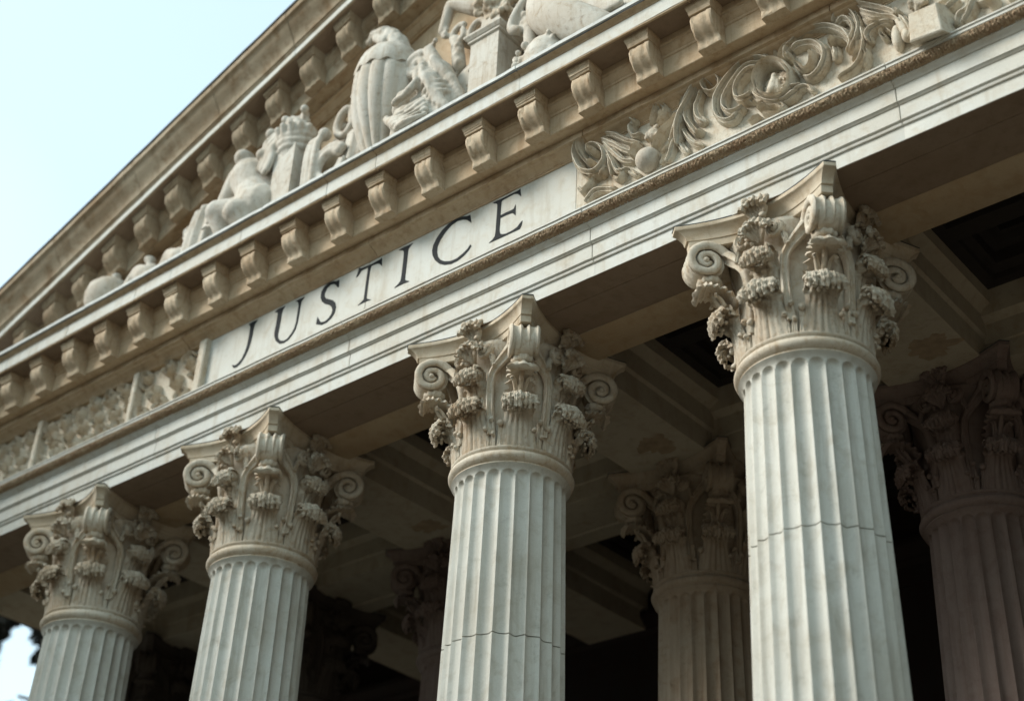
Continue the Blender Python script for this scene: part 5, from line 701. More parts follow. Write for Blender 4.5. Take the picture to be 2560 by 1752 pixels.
def fleuron_mesh():
    mb = MB()
    rnd = random.Random(21)
    # lower shell, spreading
    for k in range(7):
        a = (k-3)/3*1.15; l = .22-.03*abs(k-3)
        P = smoothpath([(.745, .0, -.50), (.80, math.sin(a)*l*.35, -.50+l*.45), (.86, math.sin(a)*l*.8, -.50+l*(.75+.25*math.cos(a))), (.90, math.sin(a)*l*1.05, -.50+l*(.80+.2*math.cos(a))), (.915, math.sin(a)*l*1.15, -.53+l*(.7+.2*math.cos(a)))], 4); m = len(P)
        mb.sweep(P, [Vector((1,0,.15)).normalized()]*m, [.020+.024*math.sin(math.pi*.75*i/(m-1)) for i in range(m)], [.035]*m, SEC_RIDGE)
    # upper palmette over the abacus
    for k in range(5):
        a = (k-2)/2*.95; l = .30-.03*abs(k-2)
        P = smoothpath([(.72, .0, -.26), (.765, math.sin(a)*l*.25, -.26+l*.45), (.815, math.sin(a)*l*.55, -.26+l*(.70+.25*math.cos(a))), (.87, math.sin(a)*l*.66, -.26+l*(.72+.25*math.cos(a))), (.895, math.sin(a)*l*.68, -.29+l*(.6+.25*math.cos(a)))], 4); m = len(P)
        mb.sweep(P, [Vector((1,0,.15)).normalized()]*m, [.020+.026*math.sin(math.pi*.8*i/(m-1)) for i in range(m)], [.038]*m, SEC_RIDGE)
    for s in (-1,1):
        pts = spiral2_local(s*.175, -.40, .095, R(90)-s*R(40), 1.5, s*-1)
        P = [Vector((.765+.03*i/len(pts), y, z)) for i, (y, z) in enumerate(pts)]; m = len(P)
        mb.sweep(P, [Vector((1,0,0))]*m, [.030-.014*i/m for i in range(m)], [.045]*m, SEC_RIDGE)
        pts = [(s*.30,-.62),(s*.27,-.5),(s*.245,-.42),(s*.27,-.35)]
        P = smoothpath([(.74,y,z) for y, z in pts], 5); m = len(P)
        mb.sweep(P, [Vector((1,0,0))]*m, [.026]*m, [.04]*m, SEC_RIDGE)
        for _ in range(7):
            mb.ball((.80+rnd.uniform(-.03,.04), s*rnd.uniform(.05,.17), rnd.uniform(-.50,-.18)), rnd.uniform(.02,.038), 7, 5)
    for _ in range(10):
        mb.ball((.85+rnd.uniform(-.02,.05), rnd.gauss(0,.06), rnd.uniform(-.08,.04)), rnd.uniform(.022,.04), 7, 5)
    for i, p in enumerate(mb.v):
        q = Vector(p); d = .016*noise.noise(q*20)
        mb.v[i] = tuple(q+Vector((d,d*.8,d)))
    return mb.mesh('fleuron', 60)
def spiral2_local(cx, cz, r, a0, turns, sgn, n=22, inner=.18):
    return [(cx+r*(1-(1-inner)*i/(n-1))*math.cos(a0+sgn*turns*2*math.pi*i/(n-1)), cz+r*(1-(1-inner)*i/(n-1))*math.sin(a0+sgn*turns*2*math.pi*i/(n-1))) for i in range(n)]
def sprout_mesh():
    mb = MB()
    for lat, top, r in ((-.075,-1.40,.020),(.06,-1.34,.026),(0,-1.47,.020),(-.02,-1.28,.022)):
        P = smoothpath([(.668,lat,-1.63),(.672,lat*1.05,top-.12),(.685,lat*1.2,top-.03),(.715,lat*1.3,top),(.74,lat*1.3,top-.03)], 5); m = len(P)
        mb.sweep(P, [Vector((1,0,0))]*m, [r]*m, [.026]*m, SEC_RIDGE)
        mb.ball((.728,lat*1.3,top-.015), r*1.5, 9, 7)
    for i, p in enumerate(mb.v):
        q = Vector(p); d = .010*noise.noise(q*26)
        mb.v[i] = tuple(q+Vector((d,d*.8,d)))
    return mb.mesh('leaf_sprout', 60)

ME = dict(
    low=leaf_mesh('acanthus_leaf', [(.66,-1.64),(.672,-1.50),(.69,-1.36),(.725,-1.22),(.785,-1.11),(.85,-1.065),(.91,-1.08),(.93,-1.14),(.915,-1.19),(.885,-1.21)],
        [(0,.235),(.25,.20),(.46,.165),(.62,.195),(.80,.215),(.93,.19),(1,.12)], .045, .50, .085, 6, 3, head=((.862,-1.135),(.095,.178,.092))),
    up=leaf_mesh('acanthus_leaf', [(.655,-1.40),(.665,-1.12),(.685,-.93),(.725,-.78),(.785,-.68),(.845,-.65),(.90,-.675),(.915,-.74),(.90,-.79),(.865,-.81)],
        [(0,.17),(.30,.15),(.48,.15),(.62,.18),(.80,.19),(.93,.165),(1,.10)], .042, .52, .075, 5, 9, head=((.85,-.715),(.085,.158,.082))),
    vol=volute_mesh(), bud=bud_mesh(), fl=fleuron_mesh(), spr=sprout_mesh(), neck=necking_mesh(), bell=bell_mesh(), aba=abacus_mesh(), lead=lead_mesh())
SH = dict(plain=shaft_mesh(), a=shaft_mesh(-3.69), b=shaft_mesh(-3.85))
def base_meshes():
    mb = MB(); mb.lathe([(.80,-11.05),(.86,-11.06),(.86,-11.1),(.93,-11.14),(.95,-11.19),(.93,-11.24),(.87,-11.27),(.87,-11.3),(.99,-11.33),(1.03,-11.39),(.99,-11.45),(.7,-11.451)], 64)
    a = mb.mesh('base', 40)
    mb = MB(); mb.box(-1.05,1.05,-1.05,1.05,-11.6,-11.452)
    return a, mb.mesh('plinth')
BASE, PLINTH = base_meshes()
def variant(me, mat):
    m = me.copy(); m.materials.clear(); m.materials.append(mat); return m
def make_set(ms, mc, ml):
    d = {k: variant(ME[k], ml if k in ('low','up','fl') else mc) for k in ME}
    if mc is M_cap: d['aba'] = variant(ME['aba'], M_aba)
    d['lead'] = variant(ME['lead'], M_lead); d['neck'] = variant(ME['neck'], mc); d['base'] = variant(BASE, ms); d['plinth'] = variant(PLINTH, ms)
    for k in SH: d['shaft_'+k] = variant(SH[k], ms)
    return d
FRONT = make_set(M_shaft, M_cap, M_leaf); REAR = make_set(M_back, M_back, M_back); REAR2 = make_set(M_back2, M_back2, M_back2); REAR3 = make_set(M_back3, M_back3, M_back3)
def column(x, y, D, label, group, shaft='plain', turn=0):
    t = thing('corinthian_column', (x, y, ZB), label, 'column', group)
    up = (0, 0, -ZB)
    def part(name, key, parent, rz=0, loc=(0,0,0)):
        o = link(name, D[key], None, parent, loc); o.rotation_euler = (0,0,rz); return o
    part('shaft', 'shaft_'+shaft, t, turn, up)
    part('necking_ring', 'neck', t, 0, up)
    part('base', 'base', t, 0, up); part('plinth', 'plinth', t, 0, up)
    cap = part('capital', 'bell', t, 0, up)
    part('lead_sheet', 'lead', part('abacus', 'aba', cap))
    for k in range(8): part('acanthus_leaf', 'low', cap, k*math.pi/4)
    for k in range(4):
        part('acanthus_leaf', 'up', cap, k*math.pi/2)
        part('volute', 'vol', cap, k*math.pi/2+math.pi/4)
        part('flower_bud', 'bud', cap, k*math.pi/2+math.pi/4)
        part('fleuron', 'fl', cap, k*math.pi/2)
    for k in range(8): part('leaf_sprout', 'spr', cap, k*math.pi/4+math.pi/8)
    return t
CX = [-15.9, -11.922, -8.214, -3.914, 0.0]
GF, GR = 'fluted columns across the front', 'shaded columns inside the portico'
column(CX[4], 0, FRONT, 'largest pale fluted column, nearest on the right, with a wavy crack high on its shaft', GF, 'a')
column(CX[3], 0, FRONT, 'pale fluted column in the centre foreground with a thin crack low on its shaft', GF, 'b')
column(CX[2], 0, FRONT, 'slightly blurred fluted front column under the letters U and S of the inscription', GF)
column(CX[1], 0, FRONT, 'farthest front column at lower left, greyish and out of focus beside the bright gap', GF)
column(-17.25, 0, FRONT, 'corner column at the left end of the front row, just beyond the picture edge', GF)
RY = 4.073
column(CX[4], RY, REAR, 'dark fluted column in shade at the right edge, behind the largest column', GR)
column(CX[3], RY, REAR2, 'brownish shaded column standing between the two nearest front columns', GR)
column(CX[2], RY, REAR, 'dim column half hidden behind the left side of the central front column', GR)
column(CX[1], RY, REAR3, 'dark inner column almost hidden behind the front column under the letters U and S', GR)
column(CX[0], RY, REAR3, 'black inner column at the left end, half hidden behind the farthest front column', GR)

# ------------------------------------------------------------------ portico ceiling, rear wall, ground
ceil = thing('portico_ceiling', (0,0,0), 'dark coffered portico ceiling with cross beams running back from the columns', 'ceiling')
XS = CX+[4.0, 8.0]
for x in XS:
    mb = MB()
    prof = [(-.60,-.03),(.60,-.03),(.60,.30),(.64,.34),(.64,.62),(.70,.68),(.78,.72),(.78,1.9),(-.78,1.9),(-.78,.72),(-.70,.68),(-.64,.62),(-.64,.34),(-.60,.30)]
    mb.loft([[(x+px, y, z) for px, z in prof] for y in (.575, 3.43)])
    mb.loft([[(x+px, y, z-.004) for px, z in prof] for y in (4.70, 7.9)])
    mb.build('cross_beam', M_beam, ceil, 30)
run('rear_beam', [(RY-.62,-.02),(RY-.62,.22),(RY-.65,.23),(RY-.65,.50),(RY-.70,.56),(RY-.74,.58),(RY-.74,1.9),(RY+.74,1.9),(RY+.74,.58),(RY+.62,.5),(RY+.62,-.02),(RY+.3,-.02),(RY+.28,.0),(RY-.28,.0),(RY-.3,-.02)], M_beam, ceil, x0=-16.6, x1=9, front=-99)
run('front_beam', [(.572,.0),(.572,.2),(.60,.3),(.66,.34),(.66,.60),(.74,.70),(.80,.74),(.80,1.9),(.572,1.9)], M_beam, ceil, x0=-16.6, x1=9, front=-99)
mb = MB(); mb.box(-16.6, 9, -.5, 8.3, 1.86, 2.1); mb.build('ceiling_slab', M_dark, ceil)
for xa, xb in zip(XS, XS[1:]):
    for ya, yb in ((.80, RY-.74), (RY+.74, 7.6)):
        a, b = xa+.78, xb-.78
        mb = MB()
        nx = 2 if (b-a) > 1.8 else 1
        for i in range(nx):
            for j in range(2):
                u0 = a+(b-a)*i/nx; u1 = a+(b-a)*(i+1)/nx; v0 = ya+(yb-ya)*j/2; v1 = ya+(yb-ya)*(j+1)/2
                rings = []
                for ins, z in ((0,.92),(.14,.92),(.15,1.0),(.20,1.06),(.24,1.08),(.24,1.25),(.33,1.27),(.38,1.36),(.42,1.38),(.42,1.62)):
                    rings.append([(u0+ins,v0+ins,z),(u1-ins,v0+ins,z),(u1-ins,v1-ins,z),(u0+ins,v1-ins,z)])
                mb.loft(rings, cap=False)
                mb.add([rings[-1][0],rings[-1][1],rings[-1][2],rings[-1][3]], [(0,1,2,3)])
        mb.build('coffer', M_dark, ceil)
# side beam over the left flank
mb = MB(); mb.box(CX[0]-.70, CX[0]-.605, .575, 8.2, -.02, 2.0); mb.build('side_beam', M_dark, ceil)
for k, (x, y, s) in enumerate(((-3.75,2.75,1),(-7.95,2.8,.9),(.25,2.7,1))):
    rnd = random.Random(60+k); mb = MB()
    ring = []
    for i in range(40):
        a = 2*math.pi*i/40; r = (.26+.16*noise.noise(Vector((math.cos(a)*1.6,math.sin(a)*1.6,k)))+.12*noise.noise(Vector((math.cos(a)*5,math.sin(a)*6,k))))*s
        ring.append((x+1.1*r*math.cos(a), y+.8*r*math.sin(a)))
    mb.loft([[(px,py,-.030) for px,py in ring],[(px,py,-.034) for px,py in ring]])
    mb.build('peeled_patch', M_patch, ceil)
wall = thing('rear_wall', (0, 8.0, ZB), 'nearly black rear wall of the portico behind the inner columns', 'wall')
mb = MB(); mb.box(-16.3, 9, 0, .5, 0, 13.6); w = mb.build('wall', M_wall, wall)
run('wall_cornice', [(0,11.2),(-.06,11.2),(-.06,11.5),(-.12,11.56),(-.12,11.62),(-.28,11.75),(-.28,11.85),(0,11.9)], M_wall, wall, x0=-16.3, x1=9, front=-99)
mb = MB(); mb.box(9,9.4,.6,8.5,0,13.6); o = mb.build('side_wall', M_wall, wall, loc=(0,-8.0,0))
steps = thing('stone_steps', (0,0,-12.8), 'broad stone platform and steps under the columns', 'steps')
for k in range(6):
    mb = MB(); e = .38*(5-k)
    mb.box(-17.2-e, 12.4+e, -1.35-e, 9.2, .2*k+(.002 if k else 0), .2*(k+1)); mb.build('step', M_ground, steps)
mb = MB()
g = 40; S = 500
mb.add([(-S+2*S*i/g, -S+2*S*j/g, -12.8) for j in range(g+1) for i in range(g+1)], [(j*(g+1)+i, j*(g+1)+i+1, (j+1)*(g+1)+i+1, (j+1)*(g+1)+i) for j in range(g) for i in range(g)])
tag(mb.build('ground', M_ground), kind='structure')
# upper mass of the building behind the gable, so no light leaks in
bld = MB(); bld.box(-15.5, 11, .6, 30, 1.95, 2.70); body = bld.build('attic_floor', M_dark, ceil)

# dark tree beyond the open left end
tree = thing('tree', (-24.5, 11, -12.8), 'dark leafy tree seen against the bright sky through the gap at lower left', 'tree')
mb = MB()
P = smoothpath([(0,0,0),(.2,.1,4),(-.1,0,8),(.3,.2,11.5),(.2,.3,15.5)], 6); m = len(P)
mb.sweep(P, [Vector((0,-1,0))]*m, [.42-.30*i/m for i in range(m)], [.42-.30*i/m for i in range(m)], SEC_TUBE)
rnd = random.Random(5)
tips = []
for k in range(16):
    z = 8+rnd.random()*7; a = rnd.random()*6.28; l = rnd.uniform(1.8,4.2)
    e = (l*math.cos(a), l*math.sin(a), z+rnd.uniform(.6,2.2)); tips.append(e)
    Pb = smoothpath([(.1,.1,z),(e[0]*.5,e[1]*.5,z+.5),e], 4); mm = len(Pb)
    mb.sweep(Pb, [Vector((0,-.3,1)).normalized()]*mm, [.12-.09*i/mm for i in range(mm)], [.12-.09*i/mm for i in range(mm)], SEC_TUBE)
mb.build('trunk', M_trunk, tree, 60)
mb = MB()
cl = []
for c, r in CROWN: cl.append((Vector(c), r))
for c, r in cl:
    for _ in range(int(620*r*r)):
        d = Vector((rnd.gauss(0,1),rnd.gauss(0,1),rnd.gauss(0,1))).normalized()*r*rnd.random()**.4
        p = c+d; s = rnd.uniform(.09,.18); ax = Vector((rnd.gauss(0,1),rnd.gauss(0,1),rnd.gauss(0,1))).normalized(); q = ax.orthogonal().normalized(); t = ax.cross(q)
        mb.add([p-q*s, p+t*s*.5, p+q*s, p-t*s*.5], [(0,1,2,3)])
mb.build('crown', M_foliage, tree)

# unseen houses added behind and beside the camera to block low sky and sun
def house(x, y, w, dpt, h, rot, label):
    t = thing('added_blocker_house', (x, y, -12.8), label, 'house', 'added houses out of view'); t.rotation_euler = (0,0,R(rot))
    mb = MB(); mb.box(-w/2, w/2, 0, dpt, 0, h); mb.build('wall', M_town, t)
    mb = MB(); mb.loft([[(-w/2-.3,-.4,h+.003),(w/2+.3,-.4,h+.003),(w/2+.3,dpt+.4,h+.003),(-w/2-.3,dpt+.4,h+.003)],[(-w/2+1,2,h+2.2),(w/2-1,2,h+2.2),(w/2-1,dpt-2,h+2.2),(-w/2+1,dpt-2,h+2.2)]]); mb.build('roof', M_slate, t)
    nx = int(w//3.2); nz = int(h//3.6)
    for i in range(nx):
        for j in range(nz):
            mb = MB(); cx = -w/2+w*(i+.5)/nx; z = 1.2+j*3.6
            mb.box(cx-.6, cx+.6, -.03, .0-.003, z, z+1.9); mb.box(cx-.75, cx+.75, -.12, -.032, z-.14, z-.01)
            mb.build('window', M_glass, t)
house(0, -48, 22, 10, 19, 180, 'grey stone house added out of view behind the camera to block low sky')
house(-23, -46, 20, 10, 17, 180, 'lower grey stone house added out of view behind the camera to the left to block low sky')
house(24, -46, 22, 10, 21, 180, 'tallest grey stone house added out of view behind the camera to the right to block low sky')
house(34, -22, 26, 10, 20, -90, 'grey stone house added out of view on the right to darken right-hand faces')
house(-22, -14.5, 19, 10, 22, 90, 'grey stone house added out of view on the left to shade the left columns')

# ------------------------------------------------------------------ carvings standing on the cornice (base at z = 2.76)
ZC = 2.735
def stat(name, label, cat, x, y=-1.3):
    return thing(name, (x, y, ZC), label, cat)
# round pot with two knobs
t = stat('stone_pot', 'round pale stone pot with two knobs on top near the left corner of the gable', 'pot', -11.28)
mb = MB(); mb.lathe([(.16,.0),(.22,.03),(.20,.08),(.30,.16),(.37,.32),(.385,.45),(.35,.60),(.26,.70),(.16,.745),(.05,.76)], 40); mb.build('body', M_sculpt, t, 179)
for dx, z in ((-.12,.82),(.10,.80)):
    mb = MB(); mb.ball((dx,-.02,z), .085, 14, 10); mb.capsule((dx,-.02,z-.02),.05,(dx*.6,0,z-.12),.07); blob('knob', mb, M_sculpt, .02, t, 3)
# two low curled carvings
t = stat('curled_carving', 'low curled stone carving with a small scroll, beside the round pot', 'carving', -10.35)
mb = MB()
for a, ra, b, rb in (((-.30,0,.30),.20,(-.12,0,.52),.20),((-.12,0,.52),.20,(.05,0,.40),.22),((.05,.05,.2),.28,(.1,0,.45),.2),((-.34,-.05,.1),.2,(-.30,0,.3),.18),((-.15,.1,.85),.07,(-.12,.1,.65),.09),((-.2,.1,.93),.09,(-.13,.1,.9),.07),((.2,.0,.3),.2,(.3,-.05,.1),.2)): mb.capsule(a, ra, b, rb)
blob('body', mb, M_sculpt, .028, t, 4, disp=.02)
t = stat('bent_carving', 'low hunched stone carving shaped like a bent knee, left of the pleated drapery', 'carving', -9.7)
mb = MB()
for a, ra, b, rb in (((-.35,0,.22),.12,(-.08,0,.60),.14),((-.08,0,.60),.14,(.16,0,.45),.19),((.16,0,.45),.19,(.14,-.05,.05),.2),((-.35,0,.2),.13,(-.3,-.05,0),.14)): mb.capsule(a, ra, b, rb)
blob('body', mb, M_sculpt, .028, t, 4, disp=.015)
# pleated drapery
t = stat('draped_carving', 'upright block of pleated stone drapery left of the crouching nude figure', 'carving', -9.0)
mb = MB(); rings = []
for i in range(14):
    z = i/13*1.10; w = .40*(1-.25*(z/1.1)**3); d = .26*(1-.2*(z/1.1)**2)
    if i == 13: w *= .5; d *= .5
    rings.append([((w+.035*math.sin(a*math.pi/32*11))*math.cos(a*math.pi/32)+.12*(z/1.1)**2, (d+.035*math.sin(a*math.pi/32*11))*math.sin(a*math.pi/32), z) for a in range(64)])
mb.loft(rings); mb.build('drapery', M_sculpt, t, 60)
mb = MB(); lumps(mb, (-.46,-.02,.88), 16, (.05,.05,.07), .05, 12); mb.capsule((-.40,0,.5),.09,(-.44,0,.85),.08); blob('scroll_cap', mb, M_sculpt, .022, t, 3)
# crouching nude seen from behind
t = stat('statue', 'smooth stone statue of a crouching nude seen from behind, head bowed, arm reaching down', 'statue', -7.95, -1.35)
mb = MB()
for a, ra, b, rb in (
    ((.26,.0,.46),.40,(-.02,.0,.50),.36),           # hips
    ((.18,.0,.62),.36,(.06,.0,.90),.31),            # waist
    ((.06,.0,.90),.32,(-.06,-.02,1.18),.33),        # ribs
    ((-.34,-.02,1.32),.20,(.16,.04,1.22),.23),      # shoulders
    ((-.10,.0,1.28),.24,(-.19,-.03,1.46),.16),      # nape
    ((-.21,-.07,1.57),.15,(-.18,-.16,1.55),.14),    # head
    ((-.42,-.02,1.27),.18,(-.53,-.08,.92),.135),     # upper arm
    ((-.53,-.08,.92),.13,(-.56,-.20,.56),.09),    # forearm
    ((-.56,-.20,.56),.086,(-.54,-.26,.46),.09),
    ((.34,-.02,1.10),.14,(.48,.06,.78),.11),        # far arm
    ((.05,-.10,.40),.29,(-.28,-.34,.46),.20),       # thigh
    ((-.28,-.34,.46),.19,(-.20,-.22,.06),.13),      # shin
    ((.28,-.04,.38),.30,(.12,-.32,.30),.20),
    ((.12,-.32,.30),.19,(.27,-.18,.04),.14)): mb.capsule(a, ra, b, rb, 16)
mb.capsule((-.08,.13,1.25),.10,(.0,.14,.75),.10)
blob('body', mb, M_sculpt, .022, t, 7)
mb = MB()
for k in range(5):
    mb.capsule((-.60+.03*k,-.29+.01*k,.44),.024,(-.62+.035*k,-.335+.008*k,.36-.012*abs(k-2)),.020)
blob('hand', mb, M_sculpt, .011, t, 2)
# first pedestal with shell capital
t = stat('pedestal', 'square stone pedestal with a shell scrolled capital right of the crouching nude', 'pedestal', -7.16, -1.30)
mb = MB(); mb.loft([[(-.20,-.20,0),(.20,-.20,0),(.20,.22,0),(-.20,.22,0)],[(-.215,-.215,1.25),(.215,-.215,1.25),(.215,.235,1.25),(-.215,.235,1.25)]]); mb.build('shaft', M_sculpt, t)
mb = MB()
for k in range(5):
    w = .24+.06*math.sin(math.pi*(k+.6)/5.2); z = 1.24+k*.095
    P = [Vector((w*math.cos(q), w*.92*math.sin(q)+.01, z+.018*math.sin(q*3+k))) for q in [2*math.pi*v/16 for v in range(17)]]
    for a, b in zip(P, P[1:]): mb.capsule(a, .052, b, .052, 8)
mb.capsule((0,.01,1.24),.26,(0,.01,1.62),.24)
for k in range(7):
    q = R(200+k*24); mb.capsule((.25*math.cos(q),.25*math.sin(q),1.34),.035,(.33*math.cos(q),.33*math.sin(q),1.58),.05)
P = smoothpath([(-.25,-.22,1.62),(-.42,-.25,1.50),(-.40,-.25,1.28),(-.48,-.25,1.08)], 5)
for dx in (0,.09,.18):
    for a, b in zip(P, P[1:]): mb.capsule(a+Vector((dx,0,-dx*.8)), .05, b+Vector((dx*.7,0,-dx*.8)), .05, 8)
mb.ball((-.46,-.25,1.32),.10); mb.ball((-.40,-.2,1.72),.09)
lumps(mb, (.02,-.1,1.80), 26, (.16,.08,.07), .06, 31)
blob('scrolled_capital', mb, M_sculpt, .020, t, 2)
# hanging drapery and scroll beside it
t = stat('draped_scroll', 'stone scroll with hanging folded cloth between the square pedestal and the tall fluted urn', 'carving', -6.42, -1.32)
mb = MB()
for dx in (-.30,-.22,-.13):
    P = smoothpath([(dx+.06,-.05,1.22),(dx,-.10,1.12),(dx-.02,-.12,.8),(dx-.03,-.10,.3),(dx-.02,-.1,.05)], 4)
    for a, b in zip(P, P[1:]): mb.capsule(a, .05, b, .055, 8)
for rr in (.22,.30):
    P = [Vector((.10+rr*math.cos(a), -.05, .62+rr*math.sin(a))) for a in [R(40+x*24) for x in range(14)]]
    for i, (a, b) in enumerate(zip(P, P[1:])): mb.capsule(a, .075-.003*i, b, .075-.003*i, 8)
mb.box(-.05,.32,-.05,.2,0,.5); mb.ball((-.08,-.05,1.25),.10)
mb.capsule((.05,.1,.1),.25,(.3,.1,.3),.25)
blob('body', mb, M_sculpt, .022, t, 3)
# scrolls over a fluted drum
t = stat('scrolled_carving', 'pair of curling stone scrolls above a hollow fluted drum, left of the tall urn', 'carving', -6.02, -1.10)
mb = MB(); mb.lathe([(.20,.28),(.235,.30),(.23,.7),(.19,1.12),(.14,1.22)], 40, rfun=lambda r,z,a: .018*math.cos(a*9)); mb.build('drum', M_sculpt, t, 60)
mb = MB()
for c, rr, a0, tn, th in (((-.24,-.12,1.42),.20,90,20,.075),((.02,-.08,1.62),.20,250,-18,.08)):
    P = [Vector((c[0]+rr*(1-.03*x)*math.cos(R(a0+x*tn)), c[1], c[2]+rr*1.35*(1-.03*x)*math.sin(R(a0+x*tn)))) for x in range(16)]
    for i, (a, b) in enumerate(zip(P, P[1:])): mb.capsule(a, th-.002*i, b, th-.002*i, 8)
lumps(mb, (-.06,-.05,1.95), 20, (.10,.05,.10), .06, 77); mb.capsule((-.1,-.05,2.1),.07,(-.06,-.05,1.8),.09); lumps(mb, (-.38,-.02,1.50), 8, (.06,.04,.05), .05, 78)
lumps(mb, (-.55,.0,1.25), 12, (.12,.04,.10), .05, 79); mb.capsule((-.4,.1,1.3),.1,(0,.1,1.2),.14); mb.capsule((0,.1,1.2),.14,(.1,.1,.9),.12); mb.capsule((-.35,.12,1.3),.07,(-.30,.12,.3),.09)
blob('scrolls', mb, M_sculpt, .020, t, 2)
# tall urn
t = stat('urn', 'tall pale fluted stone urn with scalloped lid and curling finial, biggest vase in the gable', 'urn', -5.40, -1.24)
mb = MB()
mb.lathe([(.18,.0),(.20,.06),(.19,.12),(.22,.28),(.30,.46),(.385,.70),(.455,.92),(.50,1.15),(.52,1.38),(.515,1.58),(.50,1.70),(.47,1.76)], 144,
         rfun=lambda r,z,a: -.040*(1-abs(math.sin(a*7+.4))**.6)*(1 if z > .15 else 0))
mb.build('body', M_sculpt, t, 50)
mb = MB()
mb.lathe([(.42,1.70),(.508,1.690),(.512,1.72),(.505,1.80),(.485,1.90),(.44,2.02),(.375,2.13),(.29,2.22),(.20,2.28),(.05,2.31)], 96, rfun=lambda r,z,a: (.004*math.cos(a*14)))
for i, p in enumerate(mb.v):
    x, y, z = p
    if z < 1.77: mb.v[i] = (x, y, z+.024*math.cos(math.atan2(y, x)*14))
mb.build('lid', M_sculpt, t, 50)
mb = MB()
P = smoothpath([(.12,0,2.22),(.06,-.02,2.42),(-.06,-.04,2.60),(-.24,-.05,2.74),(-.40,-.05,2.78),(-.47,-.05,2.72)], 5)
for i, (a, b) in enumerate(zip(P, P[1:])): mb.capsule(a, .17-.0042*i, b, .166-.0042*i, 12)
mb.capsule((-.10,-.10,2.45),.10,(-.30,-.09,2.66),.07)
blob('finial', mb, M_sculpt, .019, t, 2, disp=.025, dscale=11)
# draped hooded figure with a scroll
t = stat('draped_figure', 'stone figure in folded drapery with round scroll at its shoulder, right of tall urn', 'statue', -4.48, -1.30)
mb = MB()
for a, ra, b, rb in (((.20,.05,.2),.30,(.18,.05,.75),.26),((.18,.05,.75),.24,(.10,.04,1.15),.22),((.02,.0,1.30),.20,(.12,-.02,1.22),.19),((-.28,-.12,.1),.22,(-.26,-.12,.50),.24),((-.26,-.12,.50),.20,(-.02,-.05,.80),.17),((-.06,-.12,1.02),.12,(-.36,-.16,.90),.13),((-.36,-.16,.90),.12,(-.42,-.18,.74),.10),((.42,.10,.1),.24,(.34,.08,.75),.18)): mb.capsule(a, ra, b, rb, 14)
# sleeve with ring folds
for k in range(6):
    x = .02+.062*k+.02*math.sin(k*2.3); z = 1.10-.105*k
    P = [Vector((x+.20*math.cos(q)*.72-.05, -.12-.17*math.sin(q), z+.20*math.cos(q)*.5)) for q in [math.pi*v/8 for v in range(9)]]
    for a, b in zip(P, P[1:]): mb.capsule(a-Vector((0,-.035,0)), .042, b-Vector((0,-.035,0)), .042, 8)
for q in range(4):
    P = smoothpath([(.02+.05*q,-.24+.02*q,1.20-.05*q),(.10+.05*q,-.29+.02*q,.98-.06*q),(.22+.05*q,-.28+.03*q,.74-.08*q),(.30+.07*q,-.22+.03*q,.48-.08*q)], 5)
    for a, b in zip(P, P[1:]): mb.capsule(a, .05, b, .055, 8)
# cloth falling over the lap in wide uneven loops
rnd = random.Random(17)
for k in range(5):
    w0 = .34-.02*k
    P = [Vector((-.24+w0*math.cos(q)+.10*k*.5, -.22-.13*math.sin(q)-.02*k, .66-.10*k-.20*math.sin(q)*(1-.1*k))) for q in [math.pi*(.02+.96*v/9) for v in range(10)]]
    for i_, (a, b) in enumerate(zip(P, P[1:])): mb.capsule(a, .040+.012*math.sin(i_*.9+k), b, .040+.012*math.sin(i_*.9+.9+k), 8)
P = smoothpath([(.0,-.22,1.30),(-.06,-.28,1.12),(-.02,-.30,.95),(-.12,-.33,.80),(-.34,-.34,.72)], 5)
for a, b in zip(P, P[1:]): mb.capsule(a, .055, b, .055, 8)
P = smoothpath([(.16,-.20,1.34),(.26,-.16,1.15),(.40,-.06,.92),(.50,.02,.60),(.62,.05,.15)], 5)
for a, b in zip(P, P[1:]): mb.capsule(a, .06, b, .075, 8)
blob('robe', mb, M_sculpt, .017, t, 1, disp=.012, dscale=9)
mb = MB()
pts = spiral2(-.30, 1.56, .20, R(60), 1.5, 1, 30, .2)
P = [Vector((x, -.05, z)) for x, z in pts]
for i, (a, b) in enumerate(zip(P, P[1:])): mb.capsule(a, .085-.0014*i, b, .085-.0014*i, 10)
mb.capsule((-.08,-.05,1.72),.09,(.10,.0,1.30),.12); lumps(mb, (-.08,0,1.88), 8, (.06,.04,.06), .035, 15)
blob('shoulder_scroll', mb, M_sculpt, .018, t, 2)
# plain shield behind
t = stat('round_shield', 'plain smooth rounded stone mass behind the draped figure', 'carving', -3.92, -1.02)
mb = MB(); mb.ball((0,0,.75), .62, 40, 24, (.95,.30,1.15)); mb.capsule((0,0,0),.3,(0,0,.4),.32); blob('body', mb, M_sculpt, .03, t, 4)
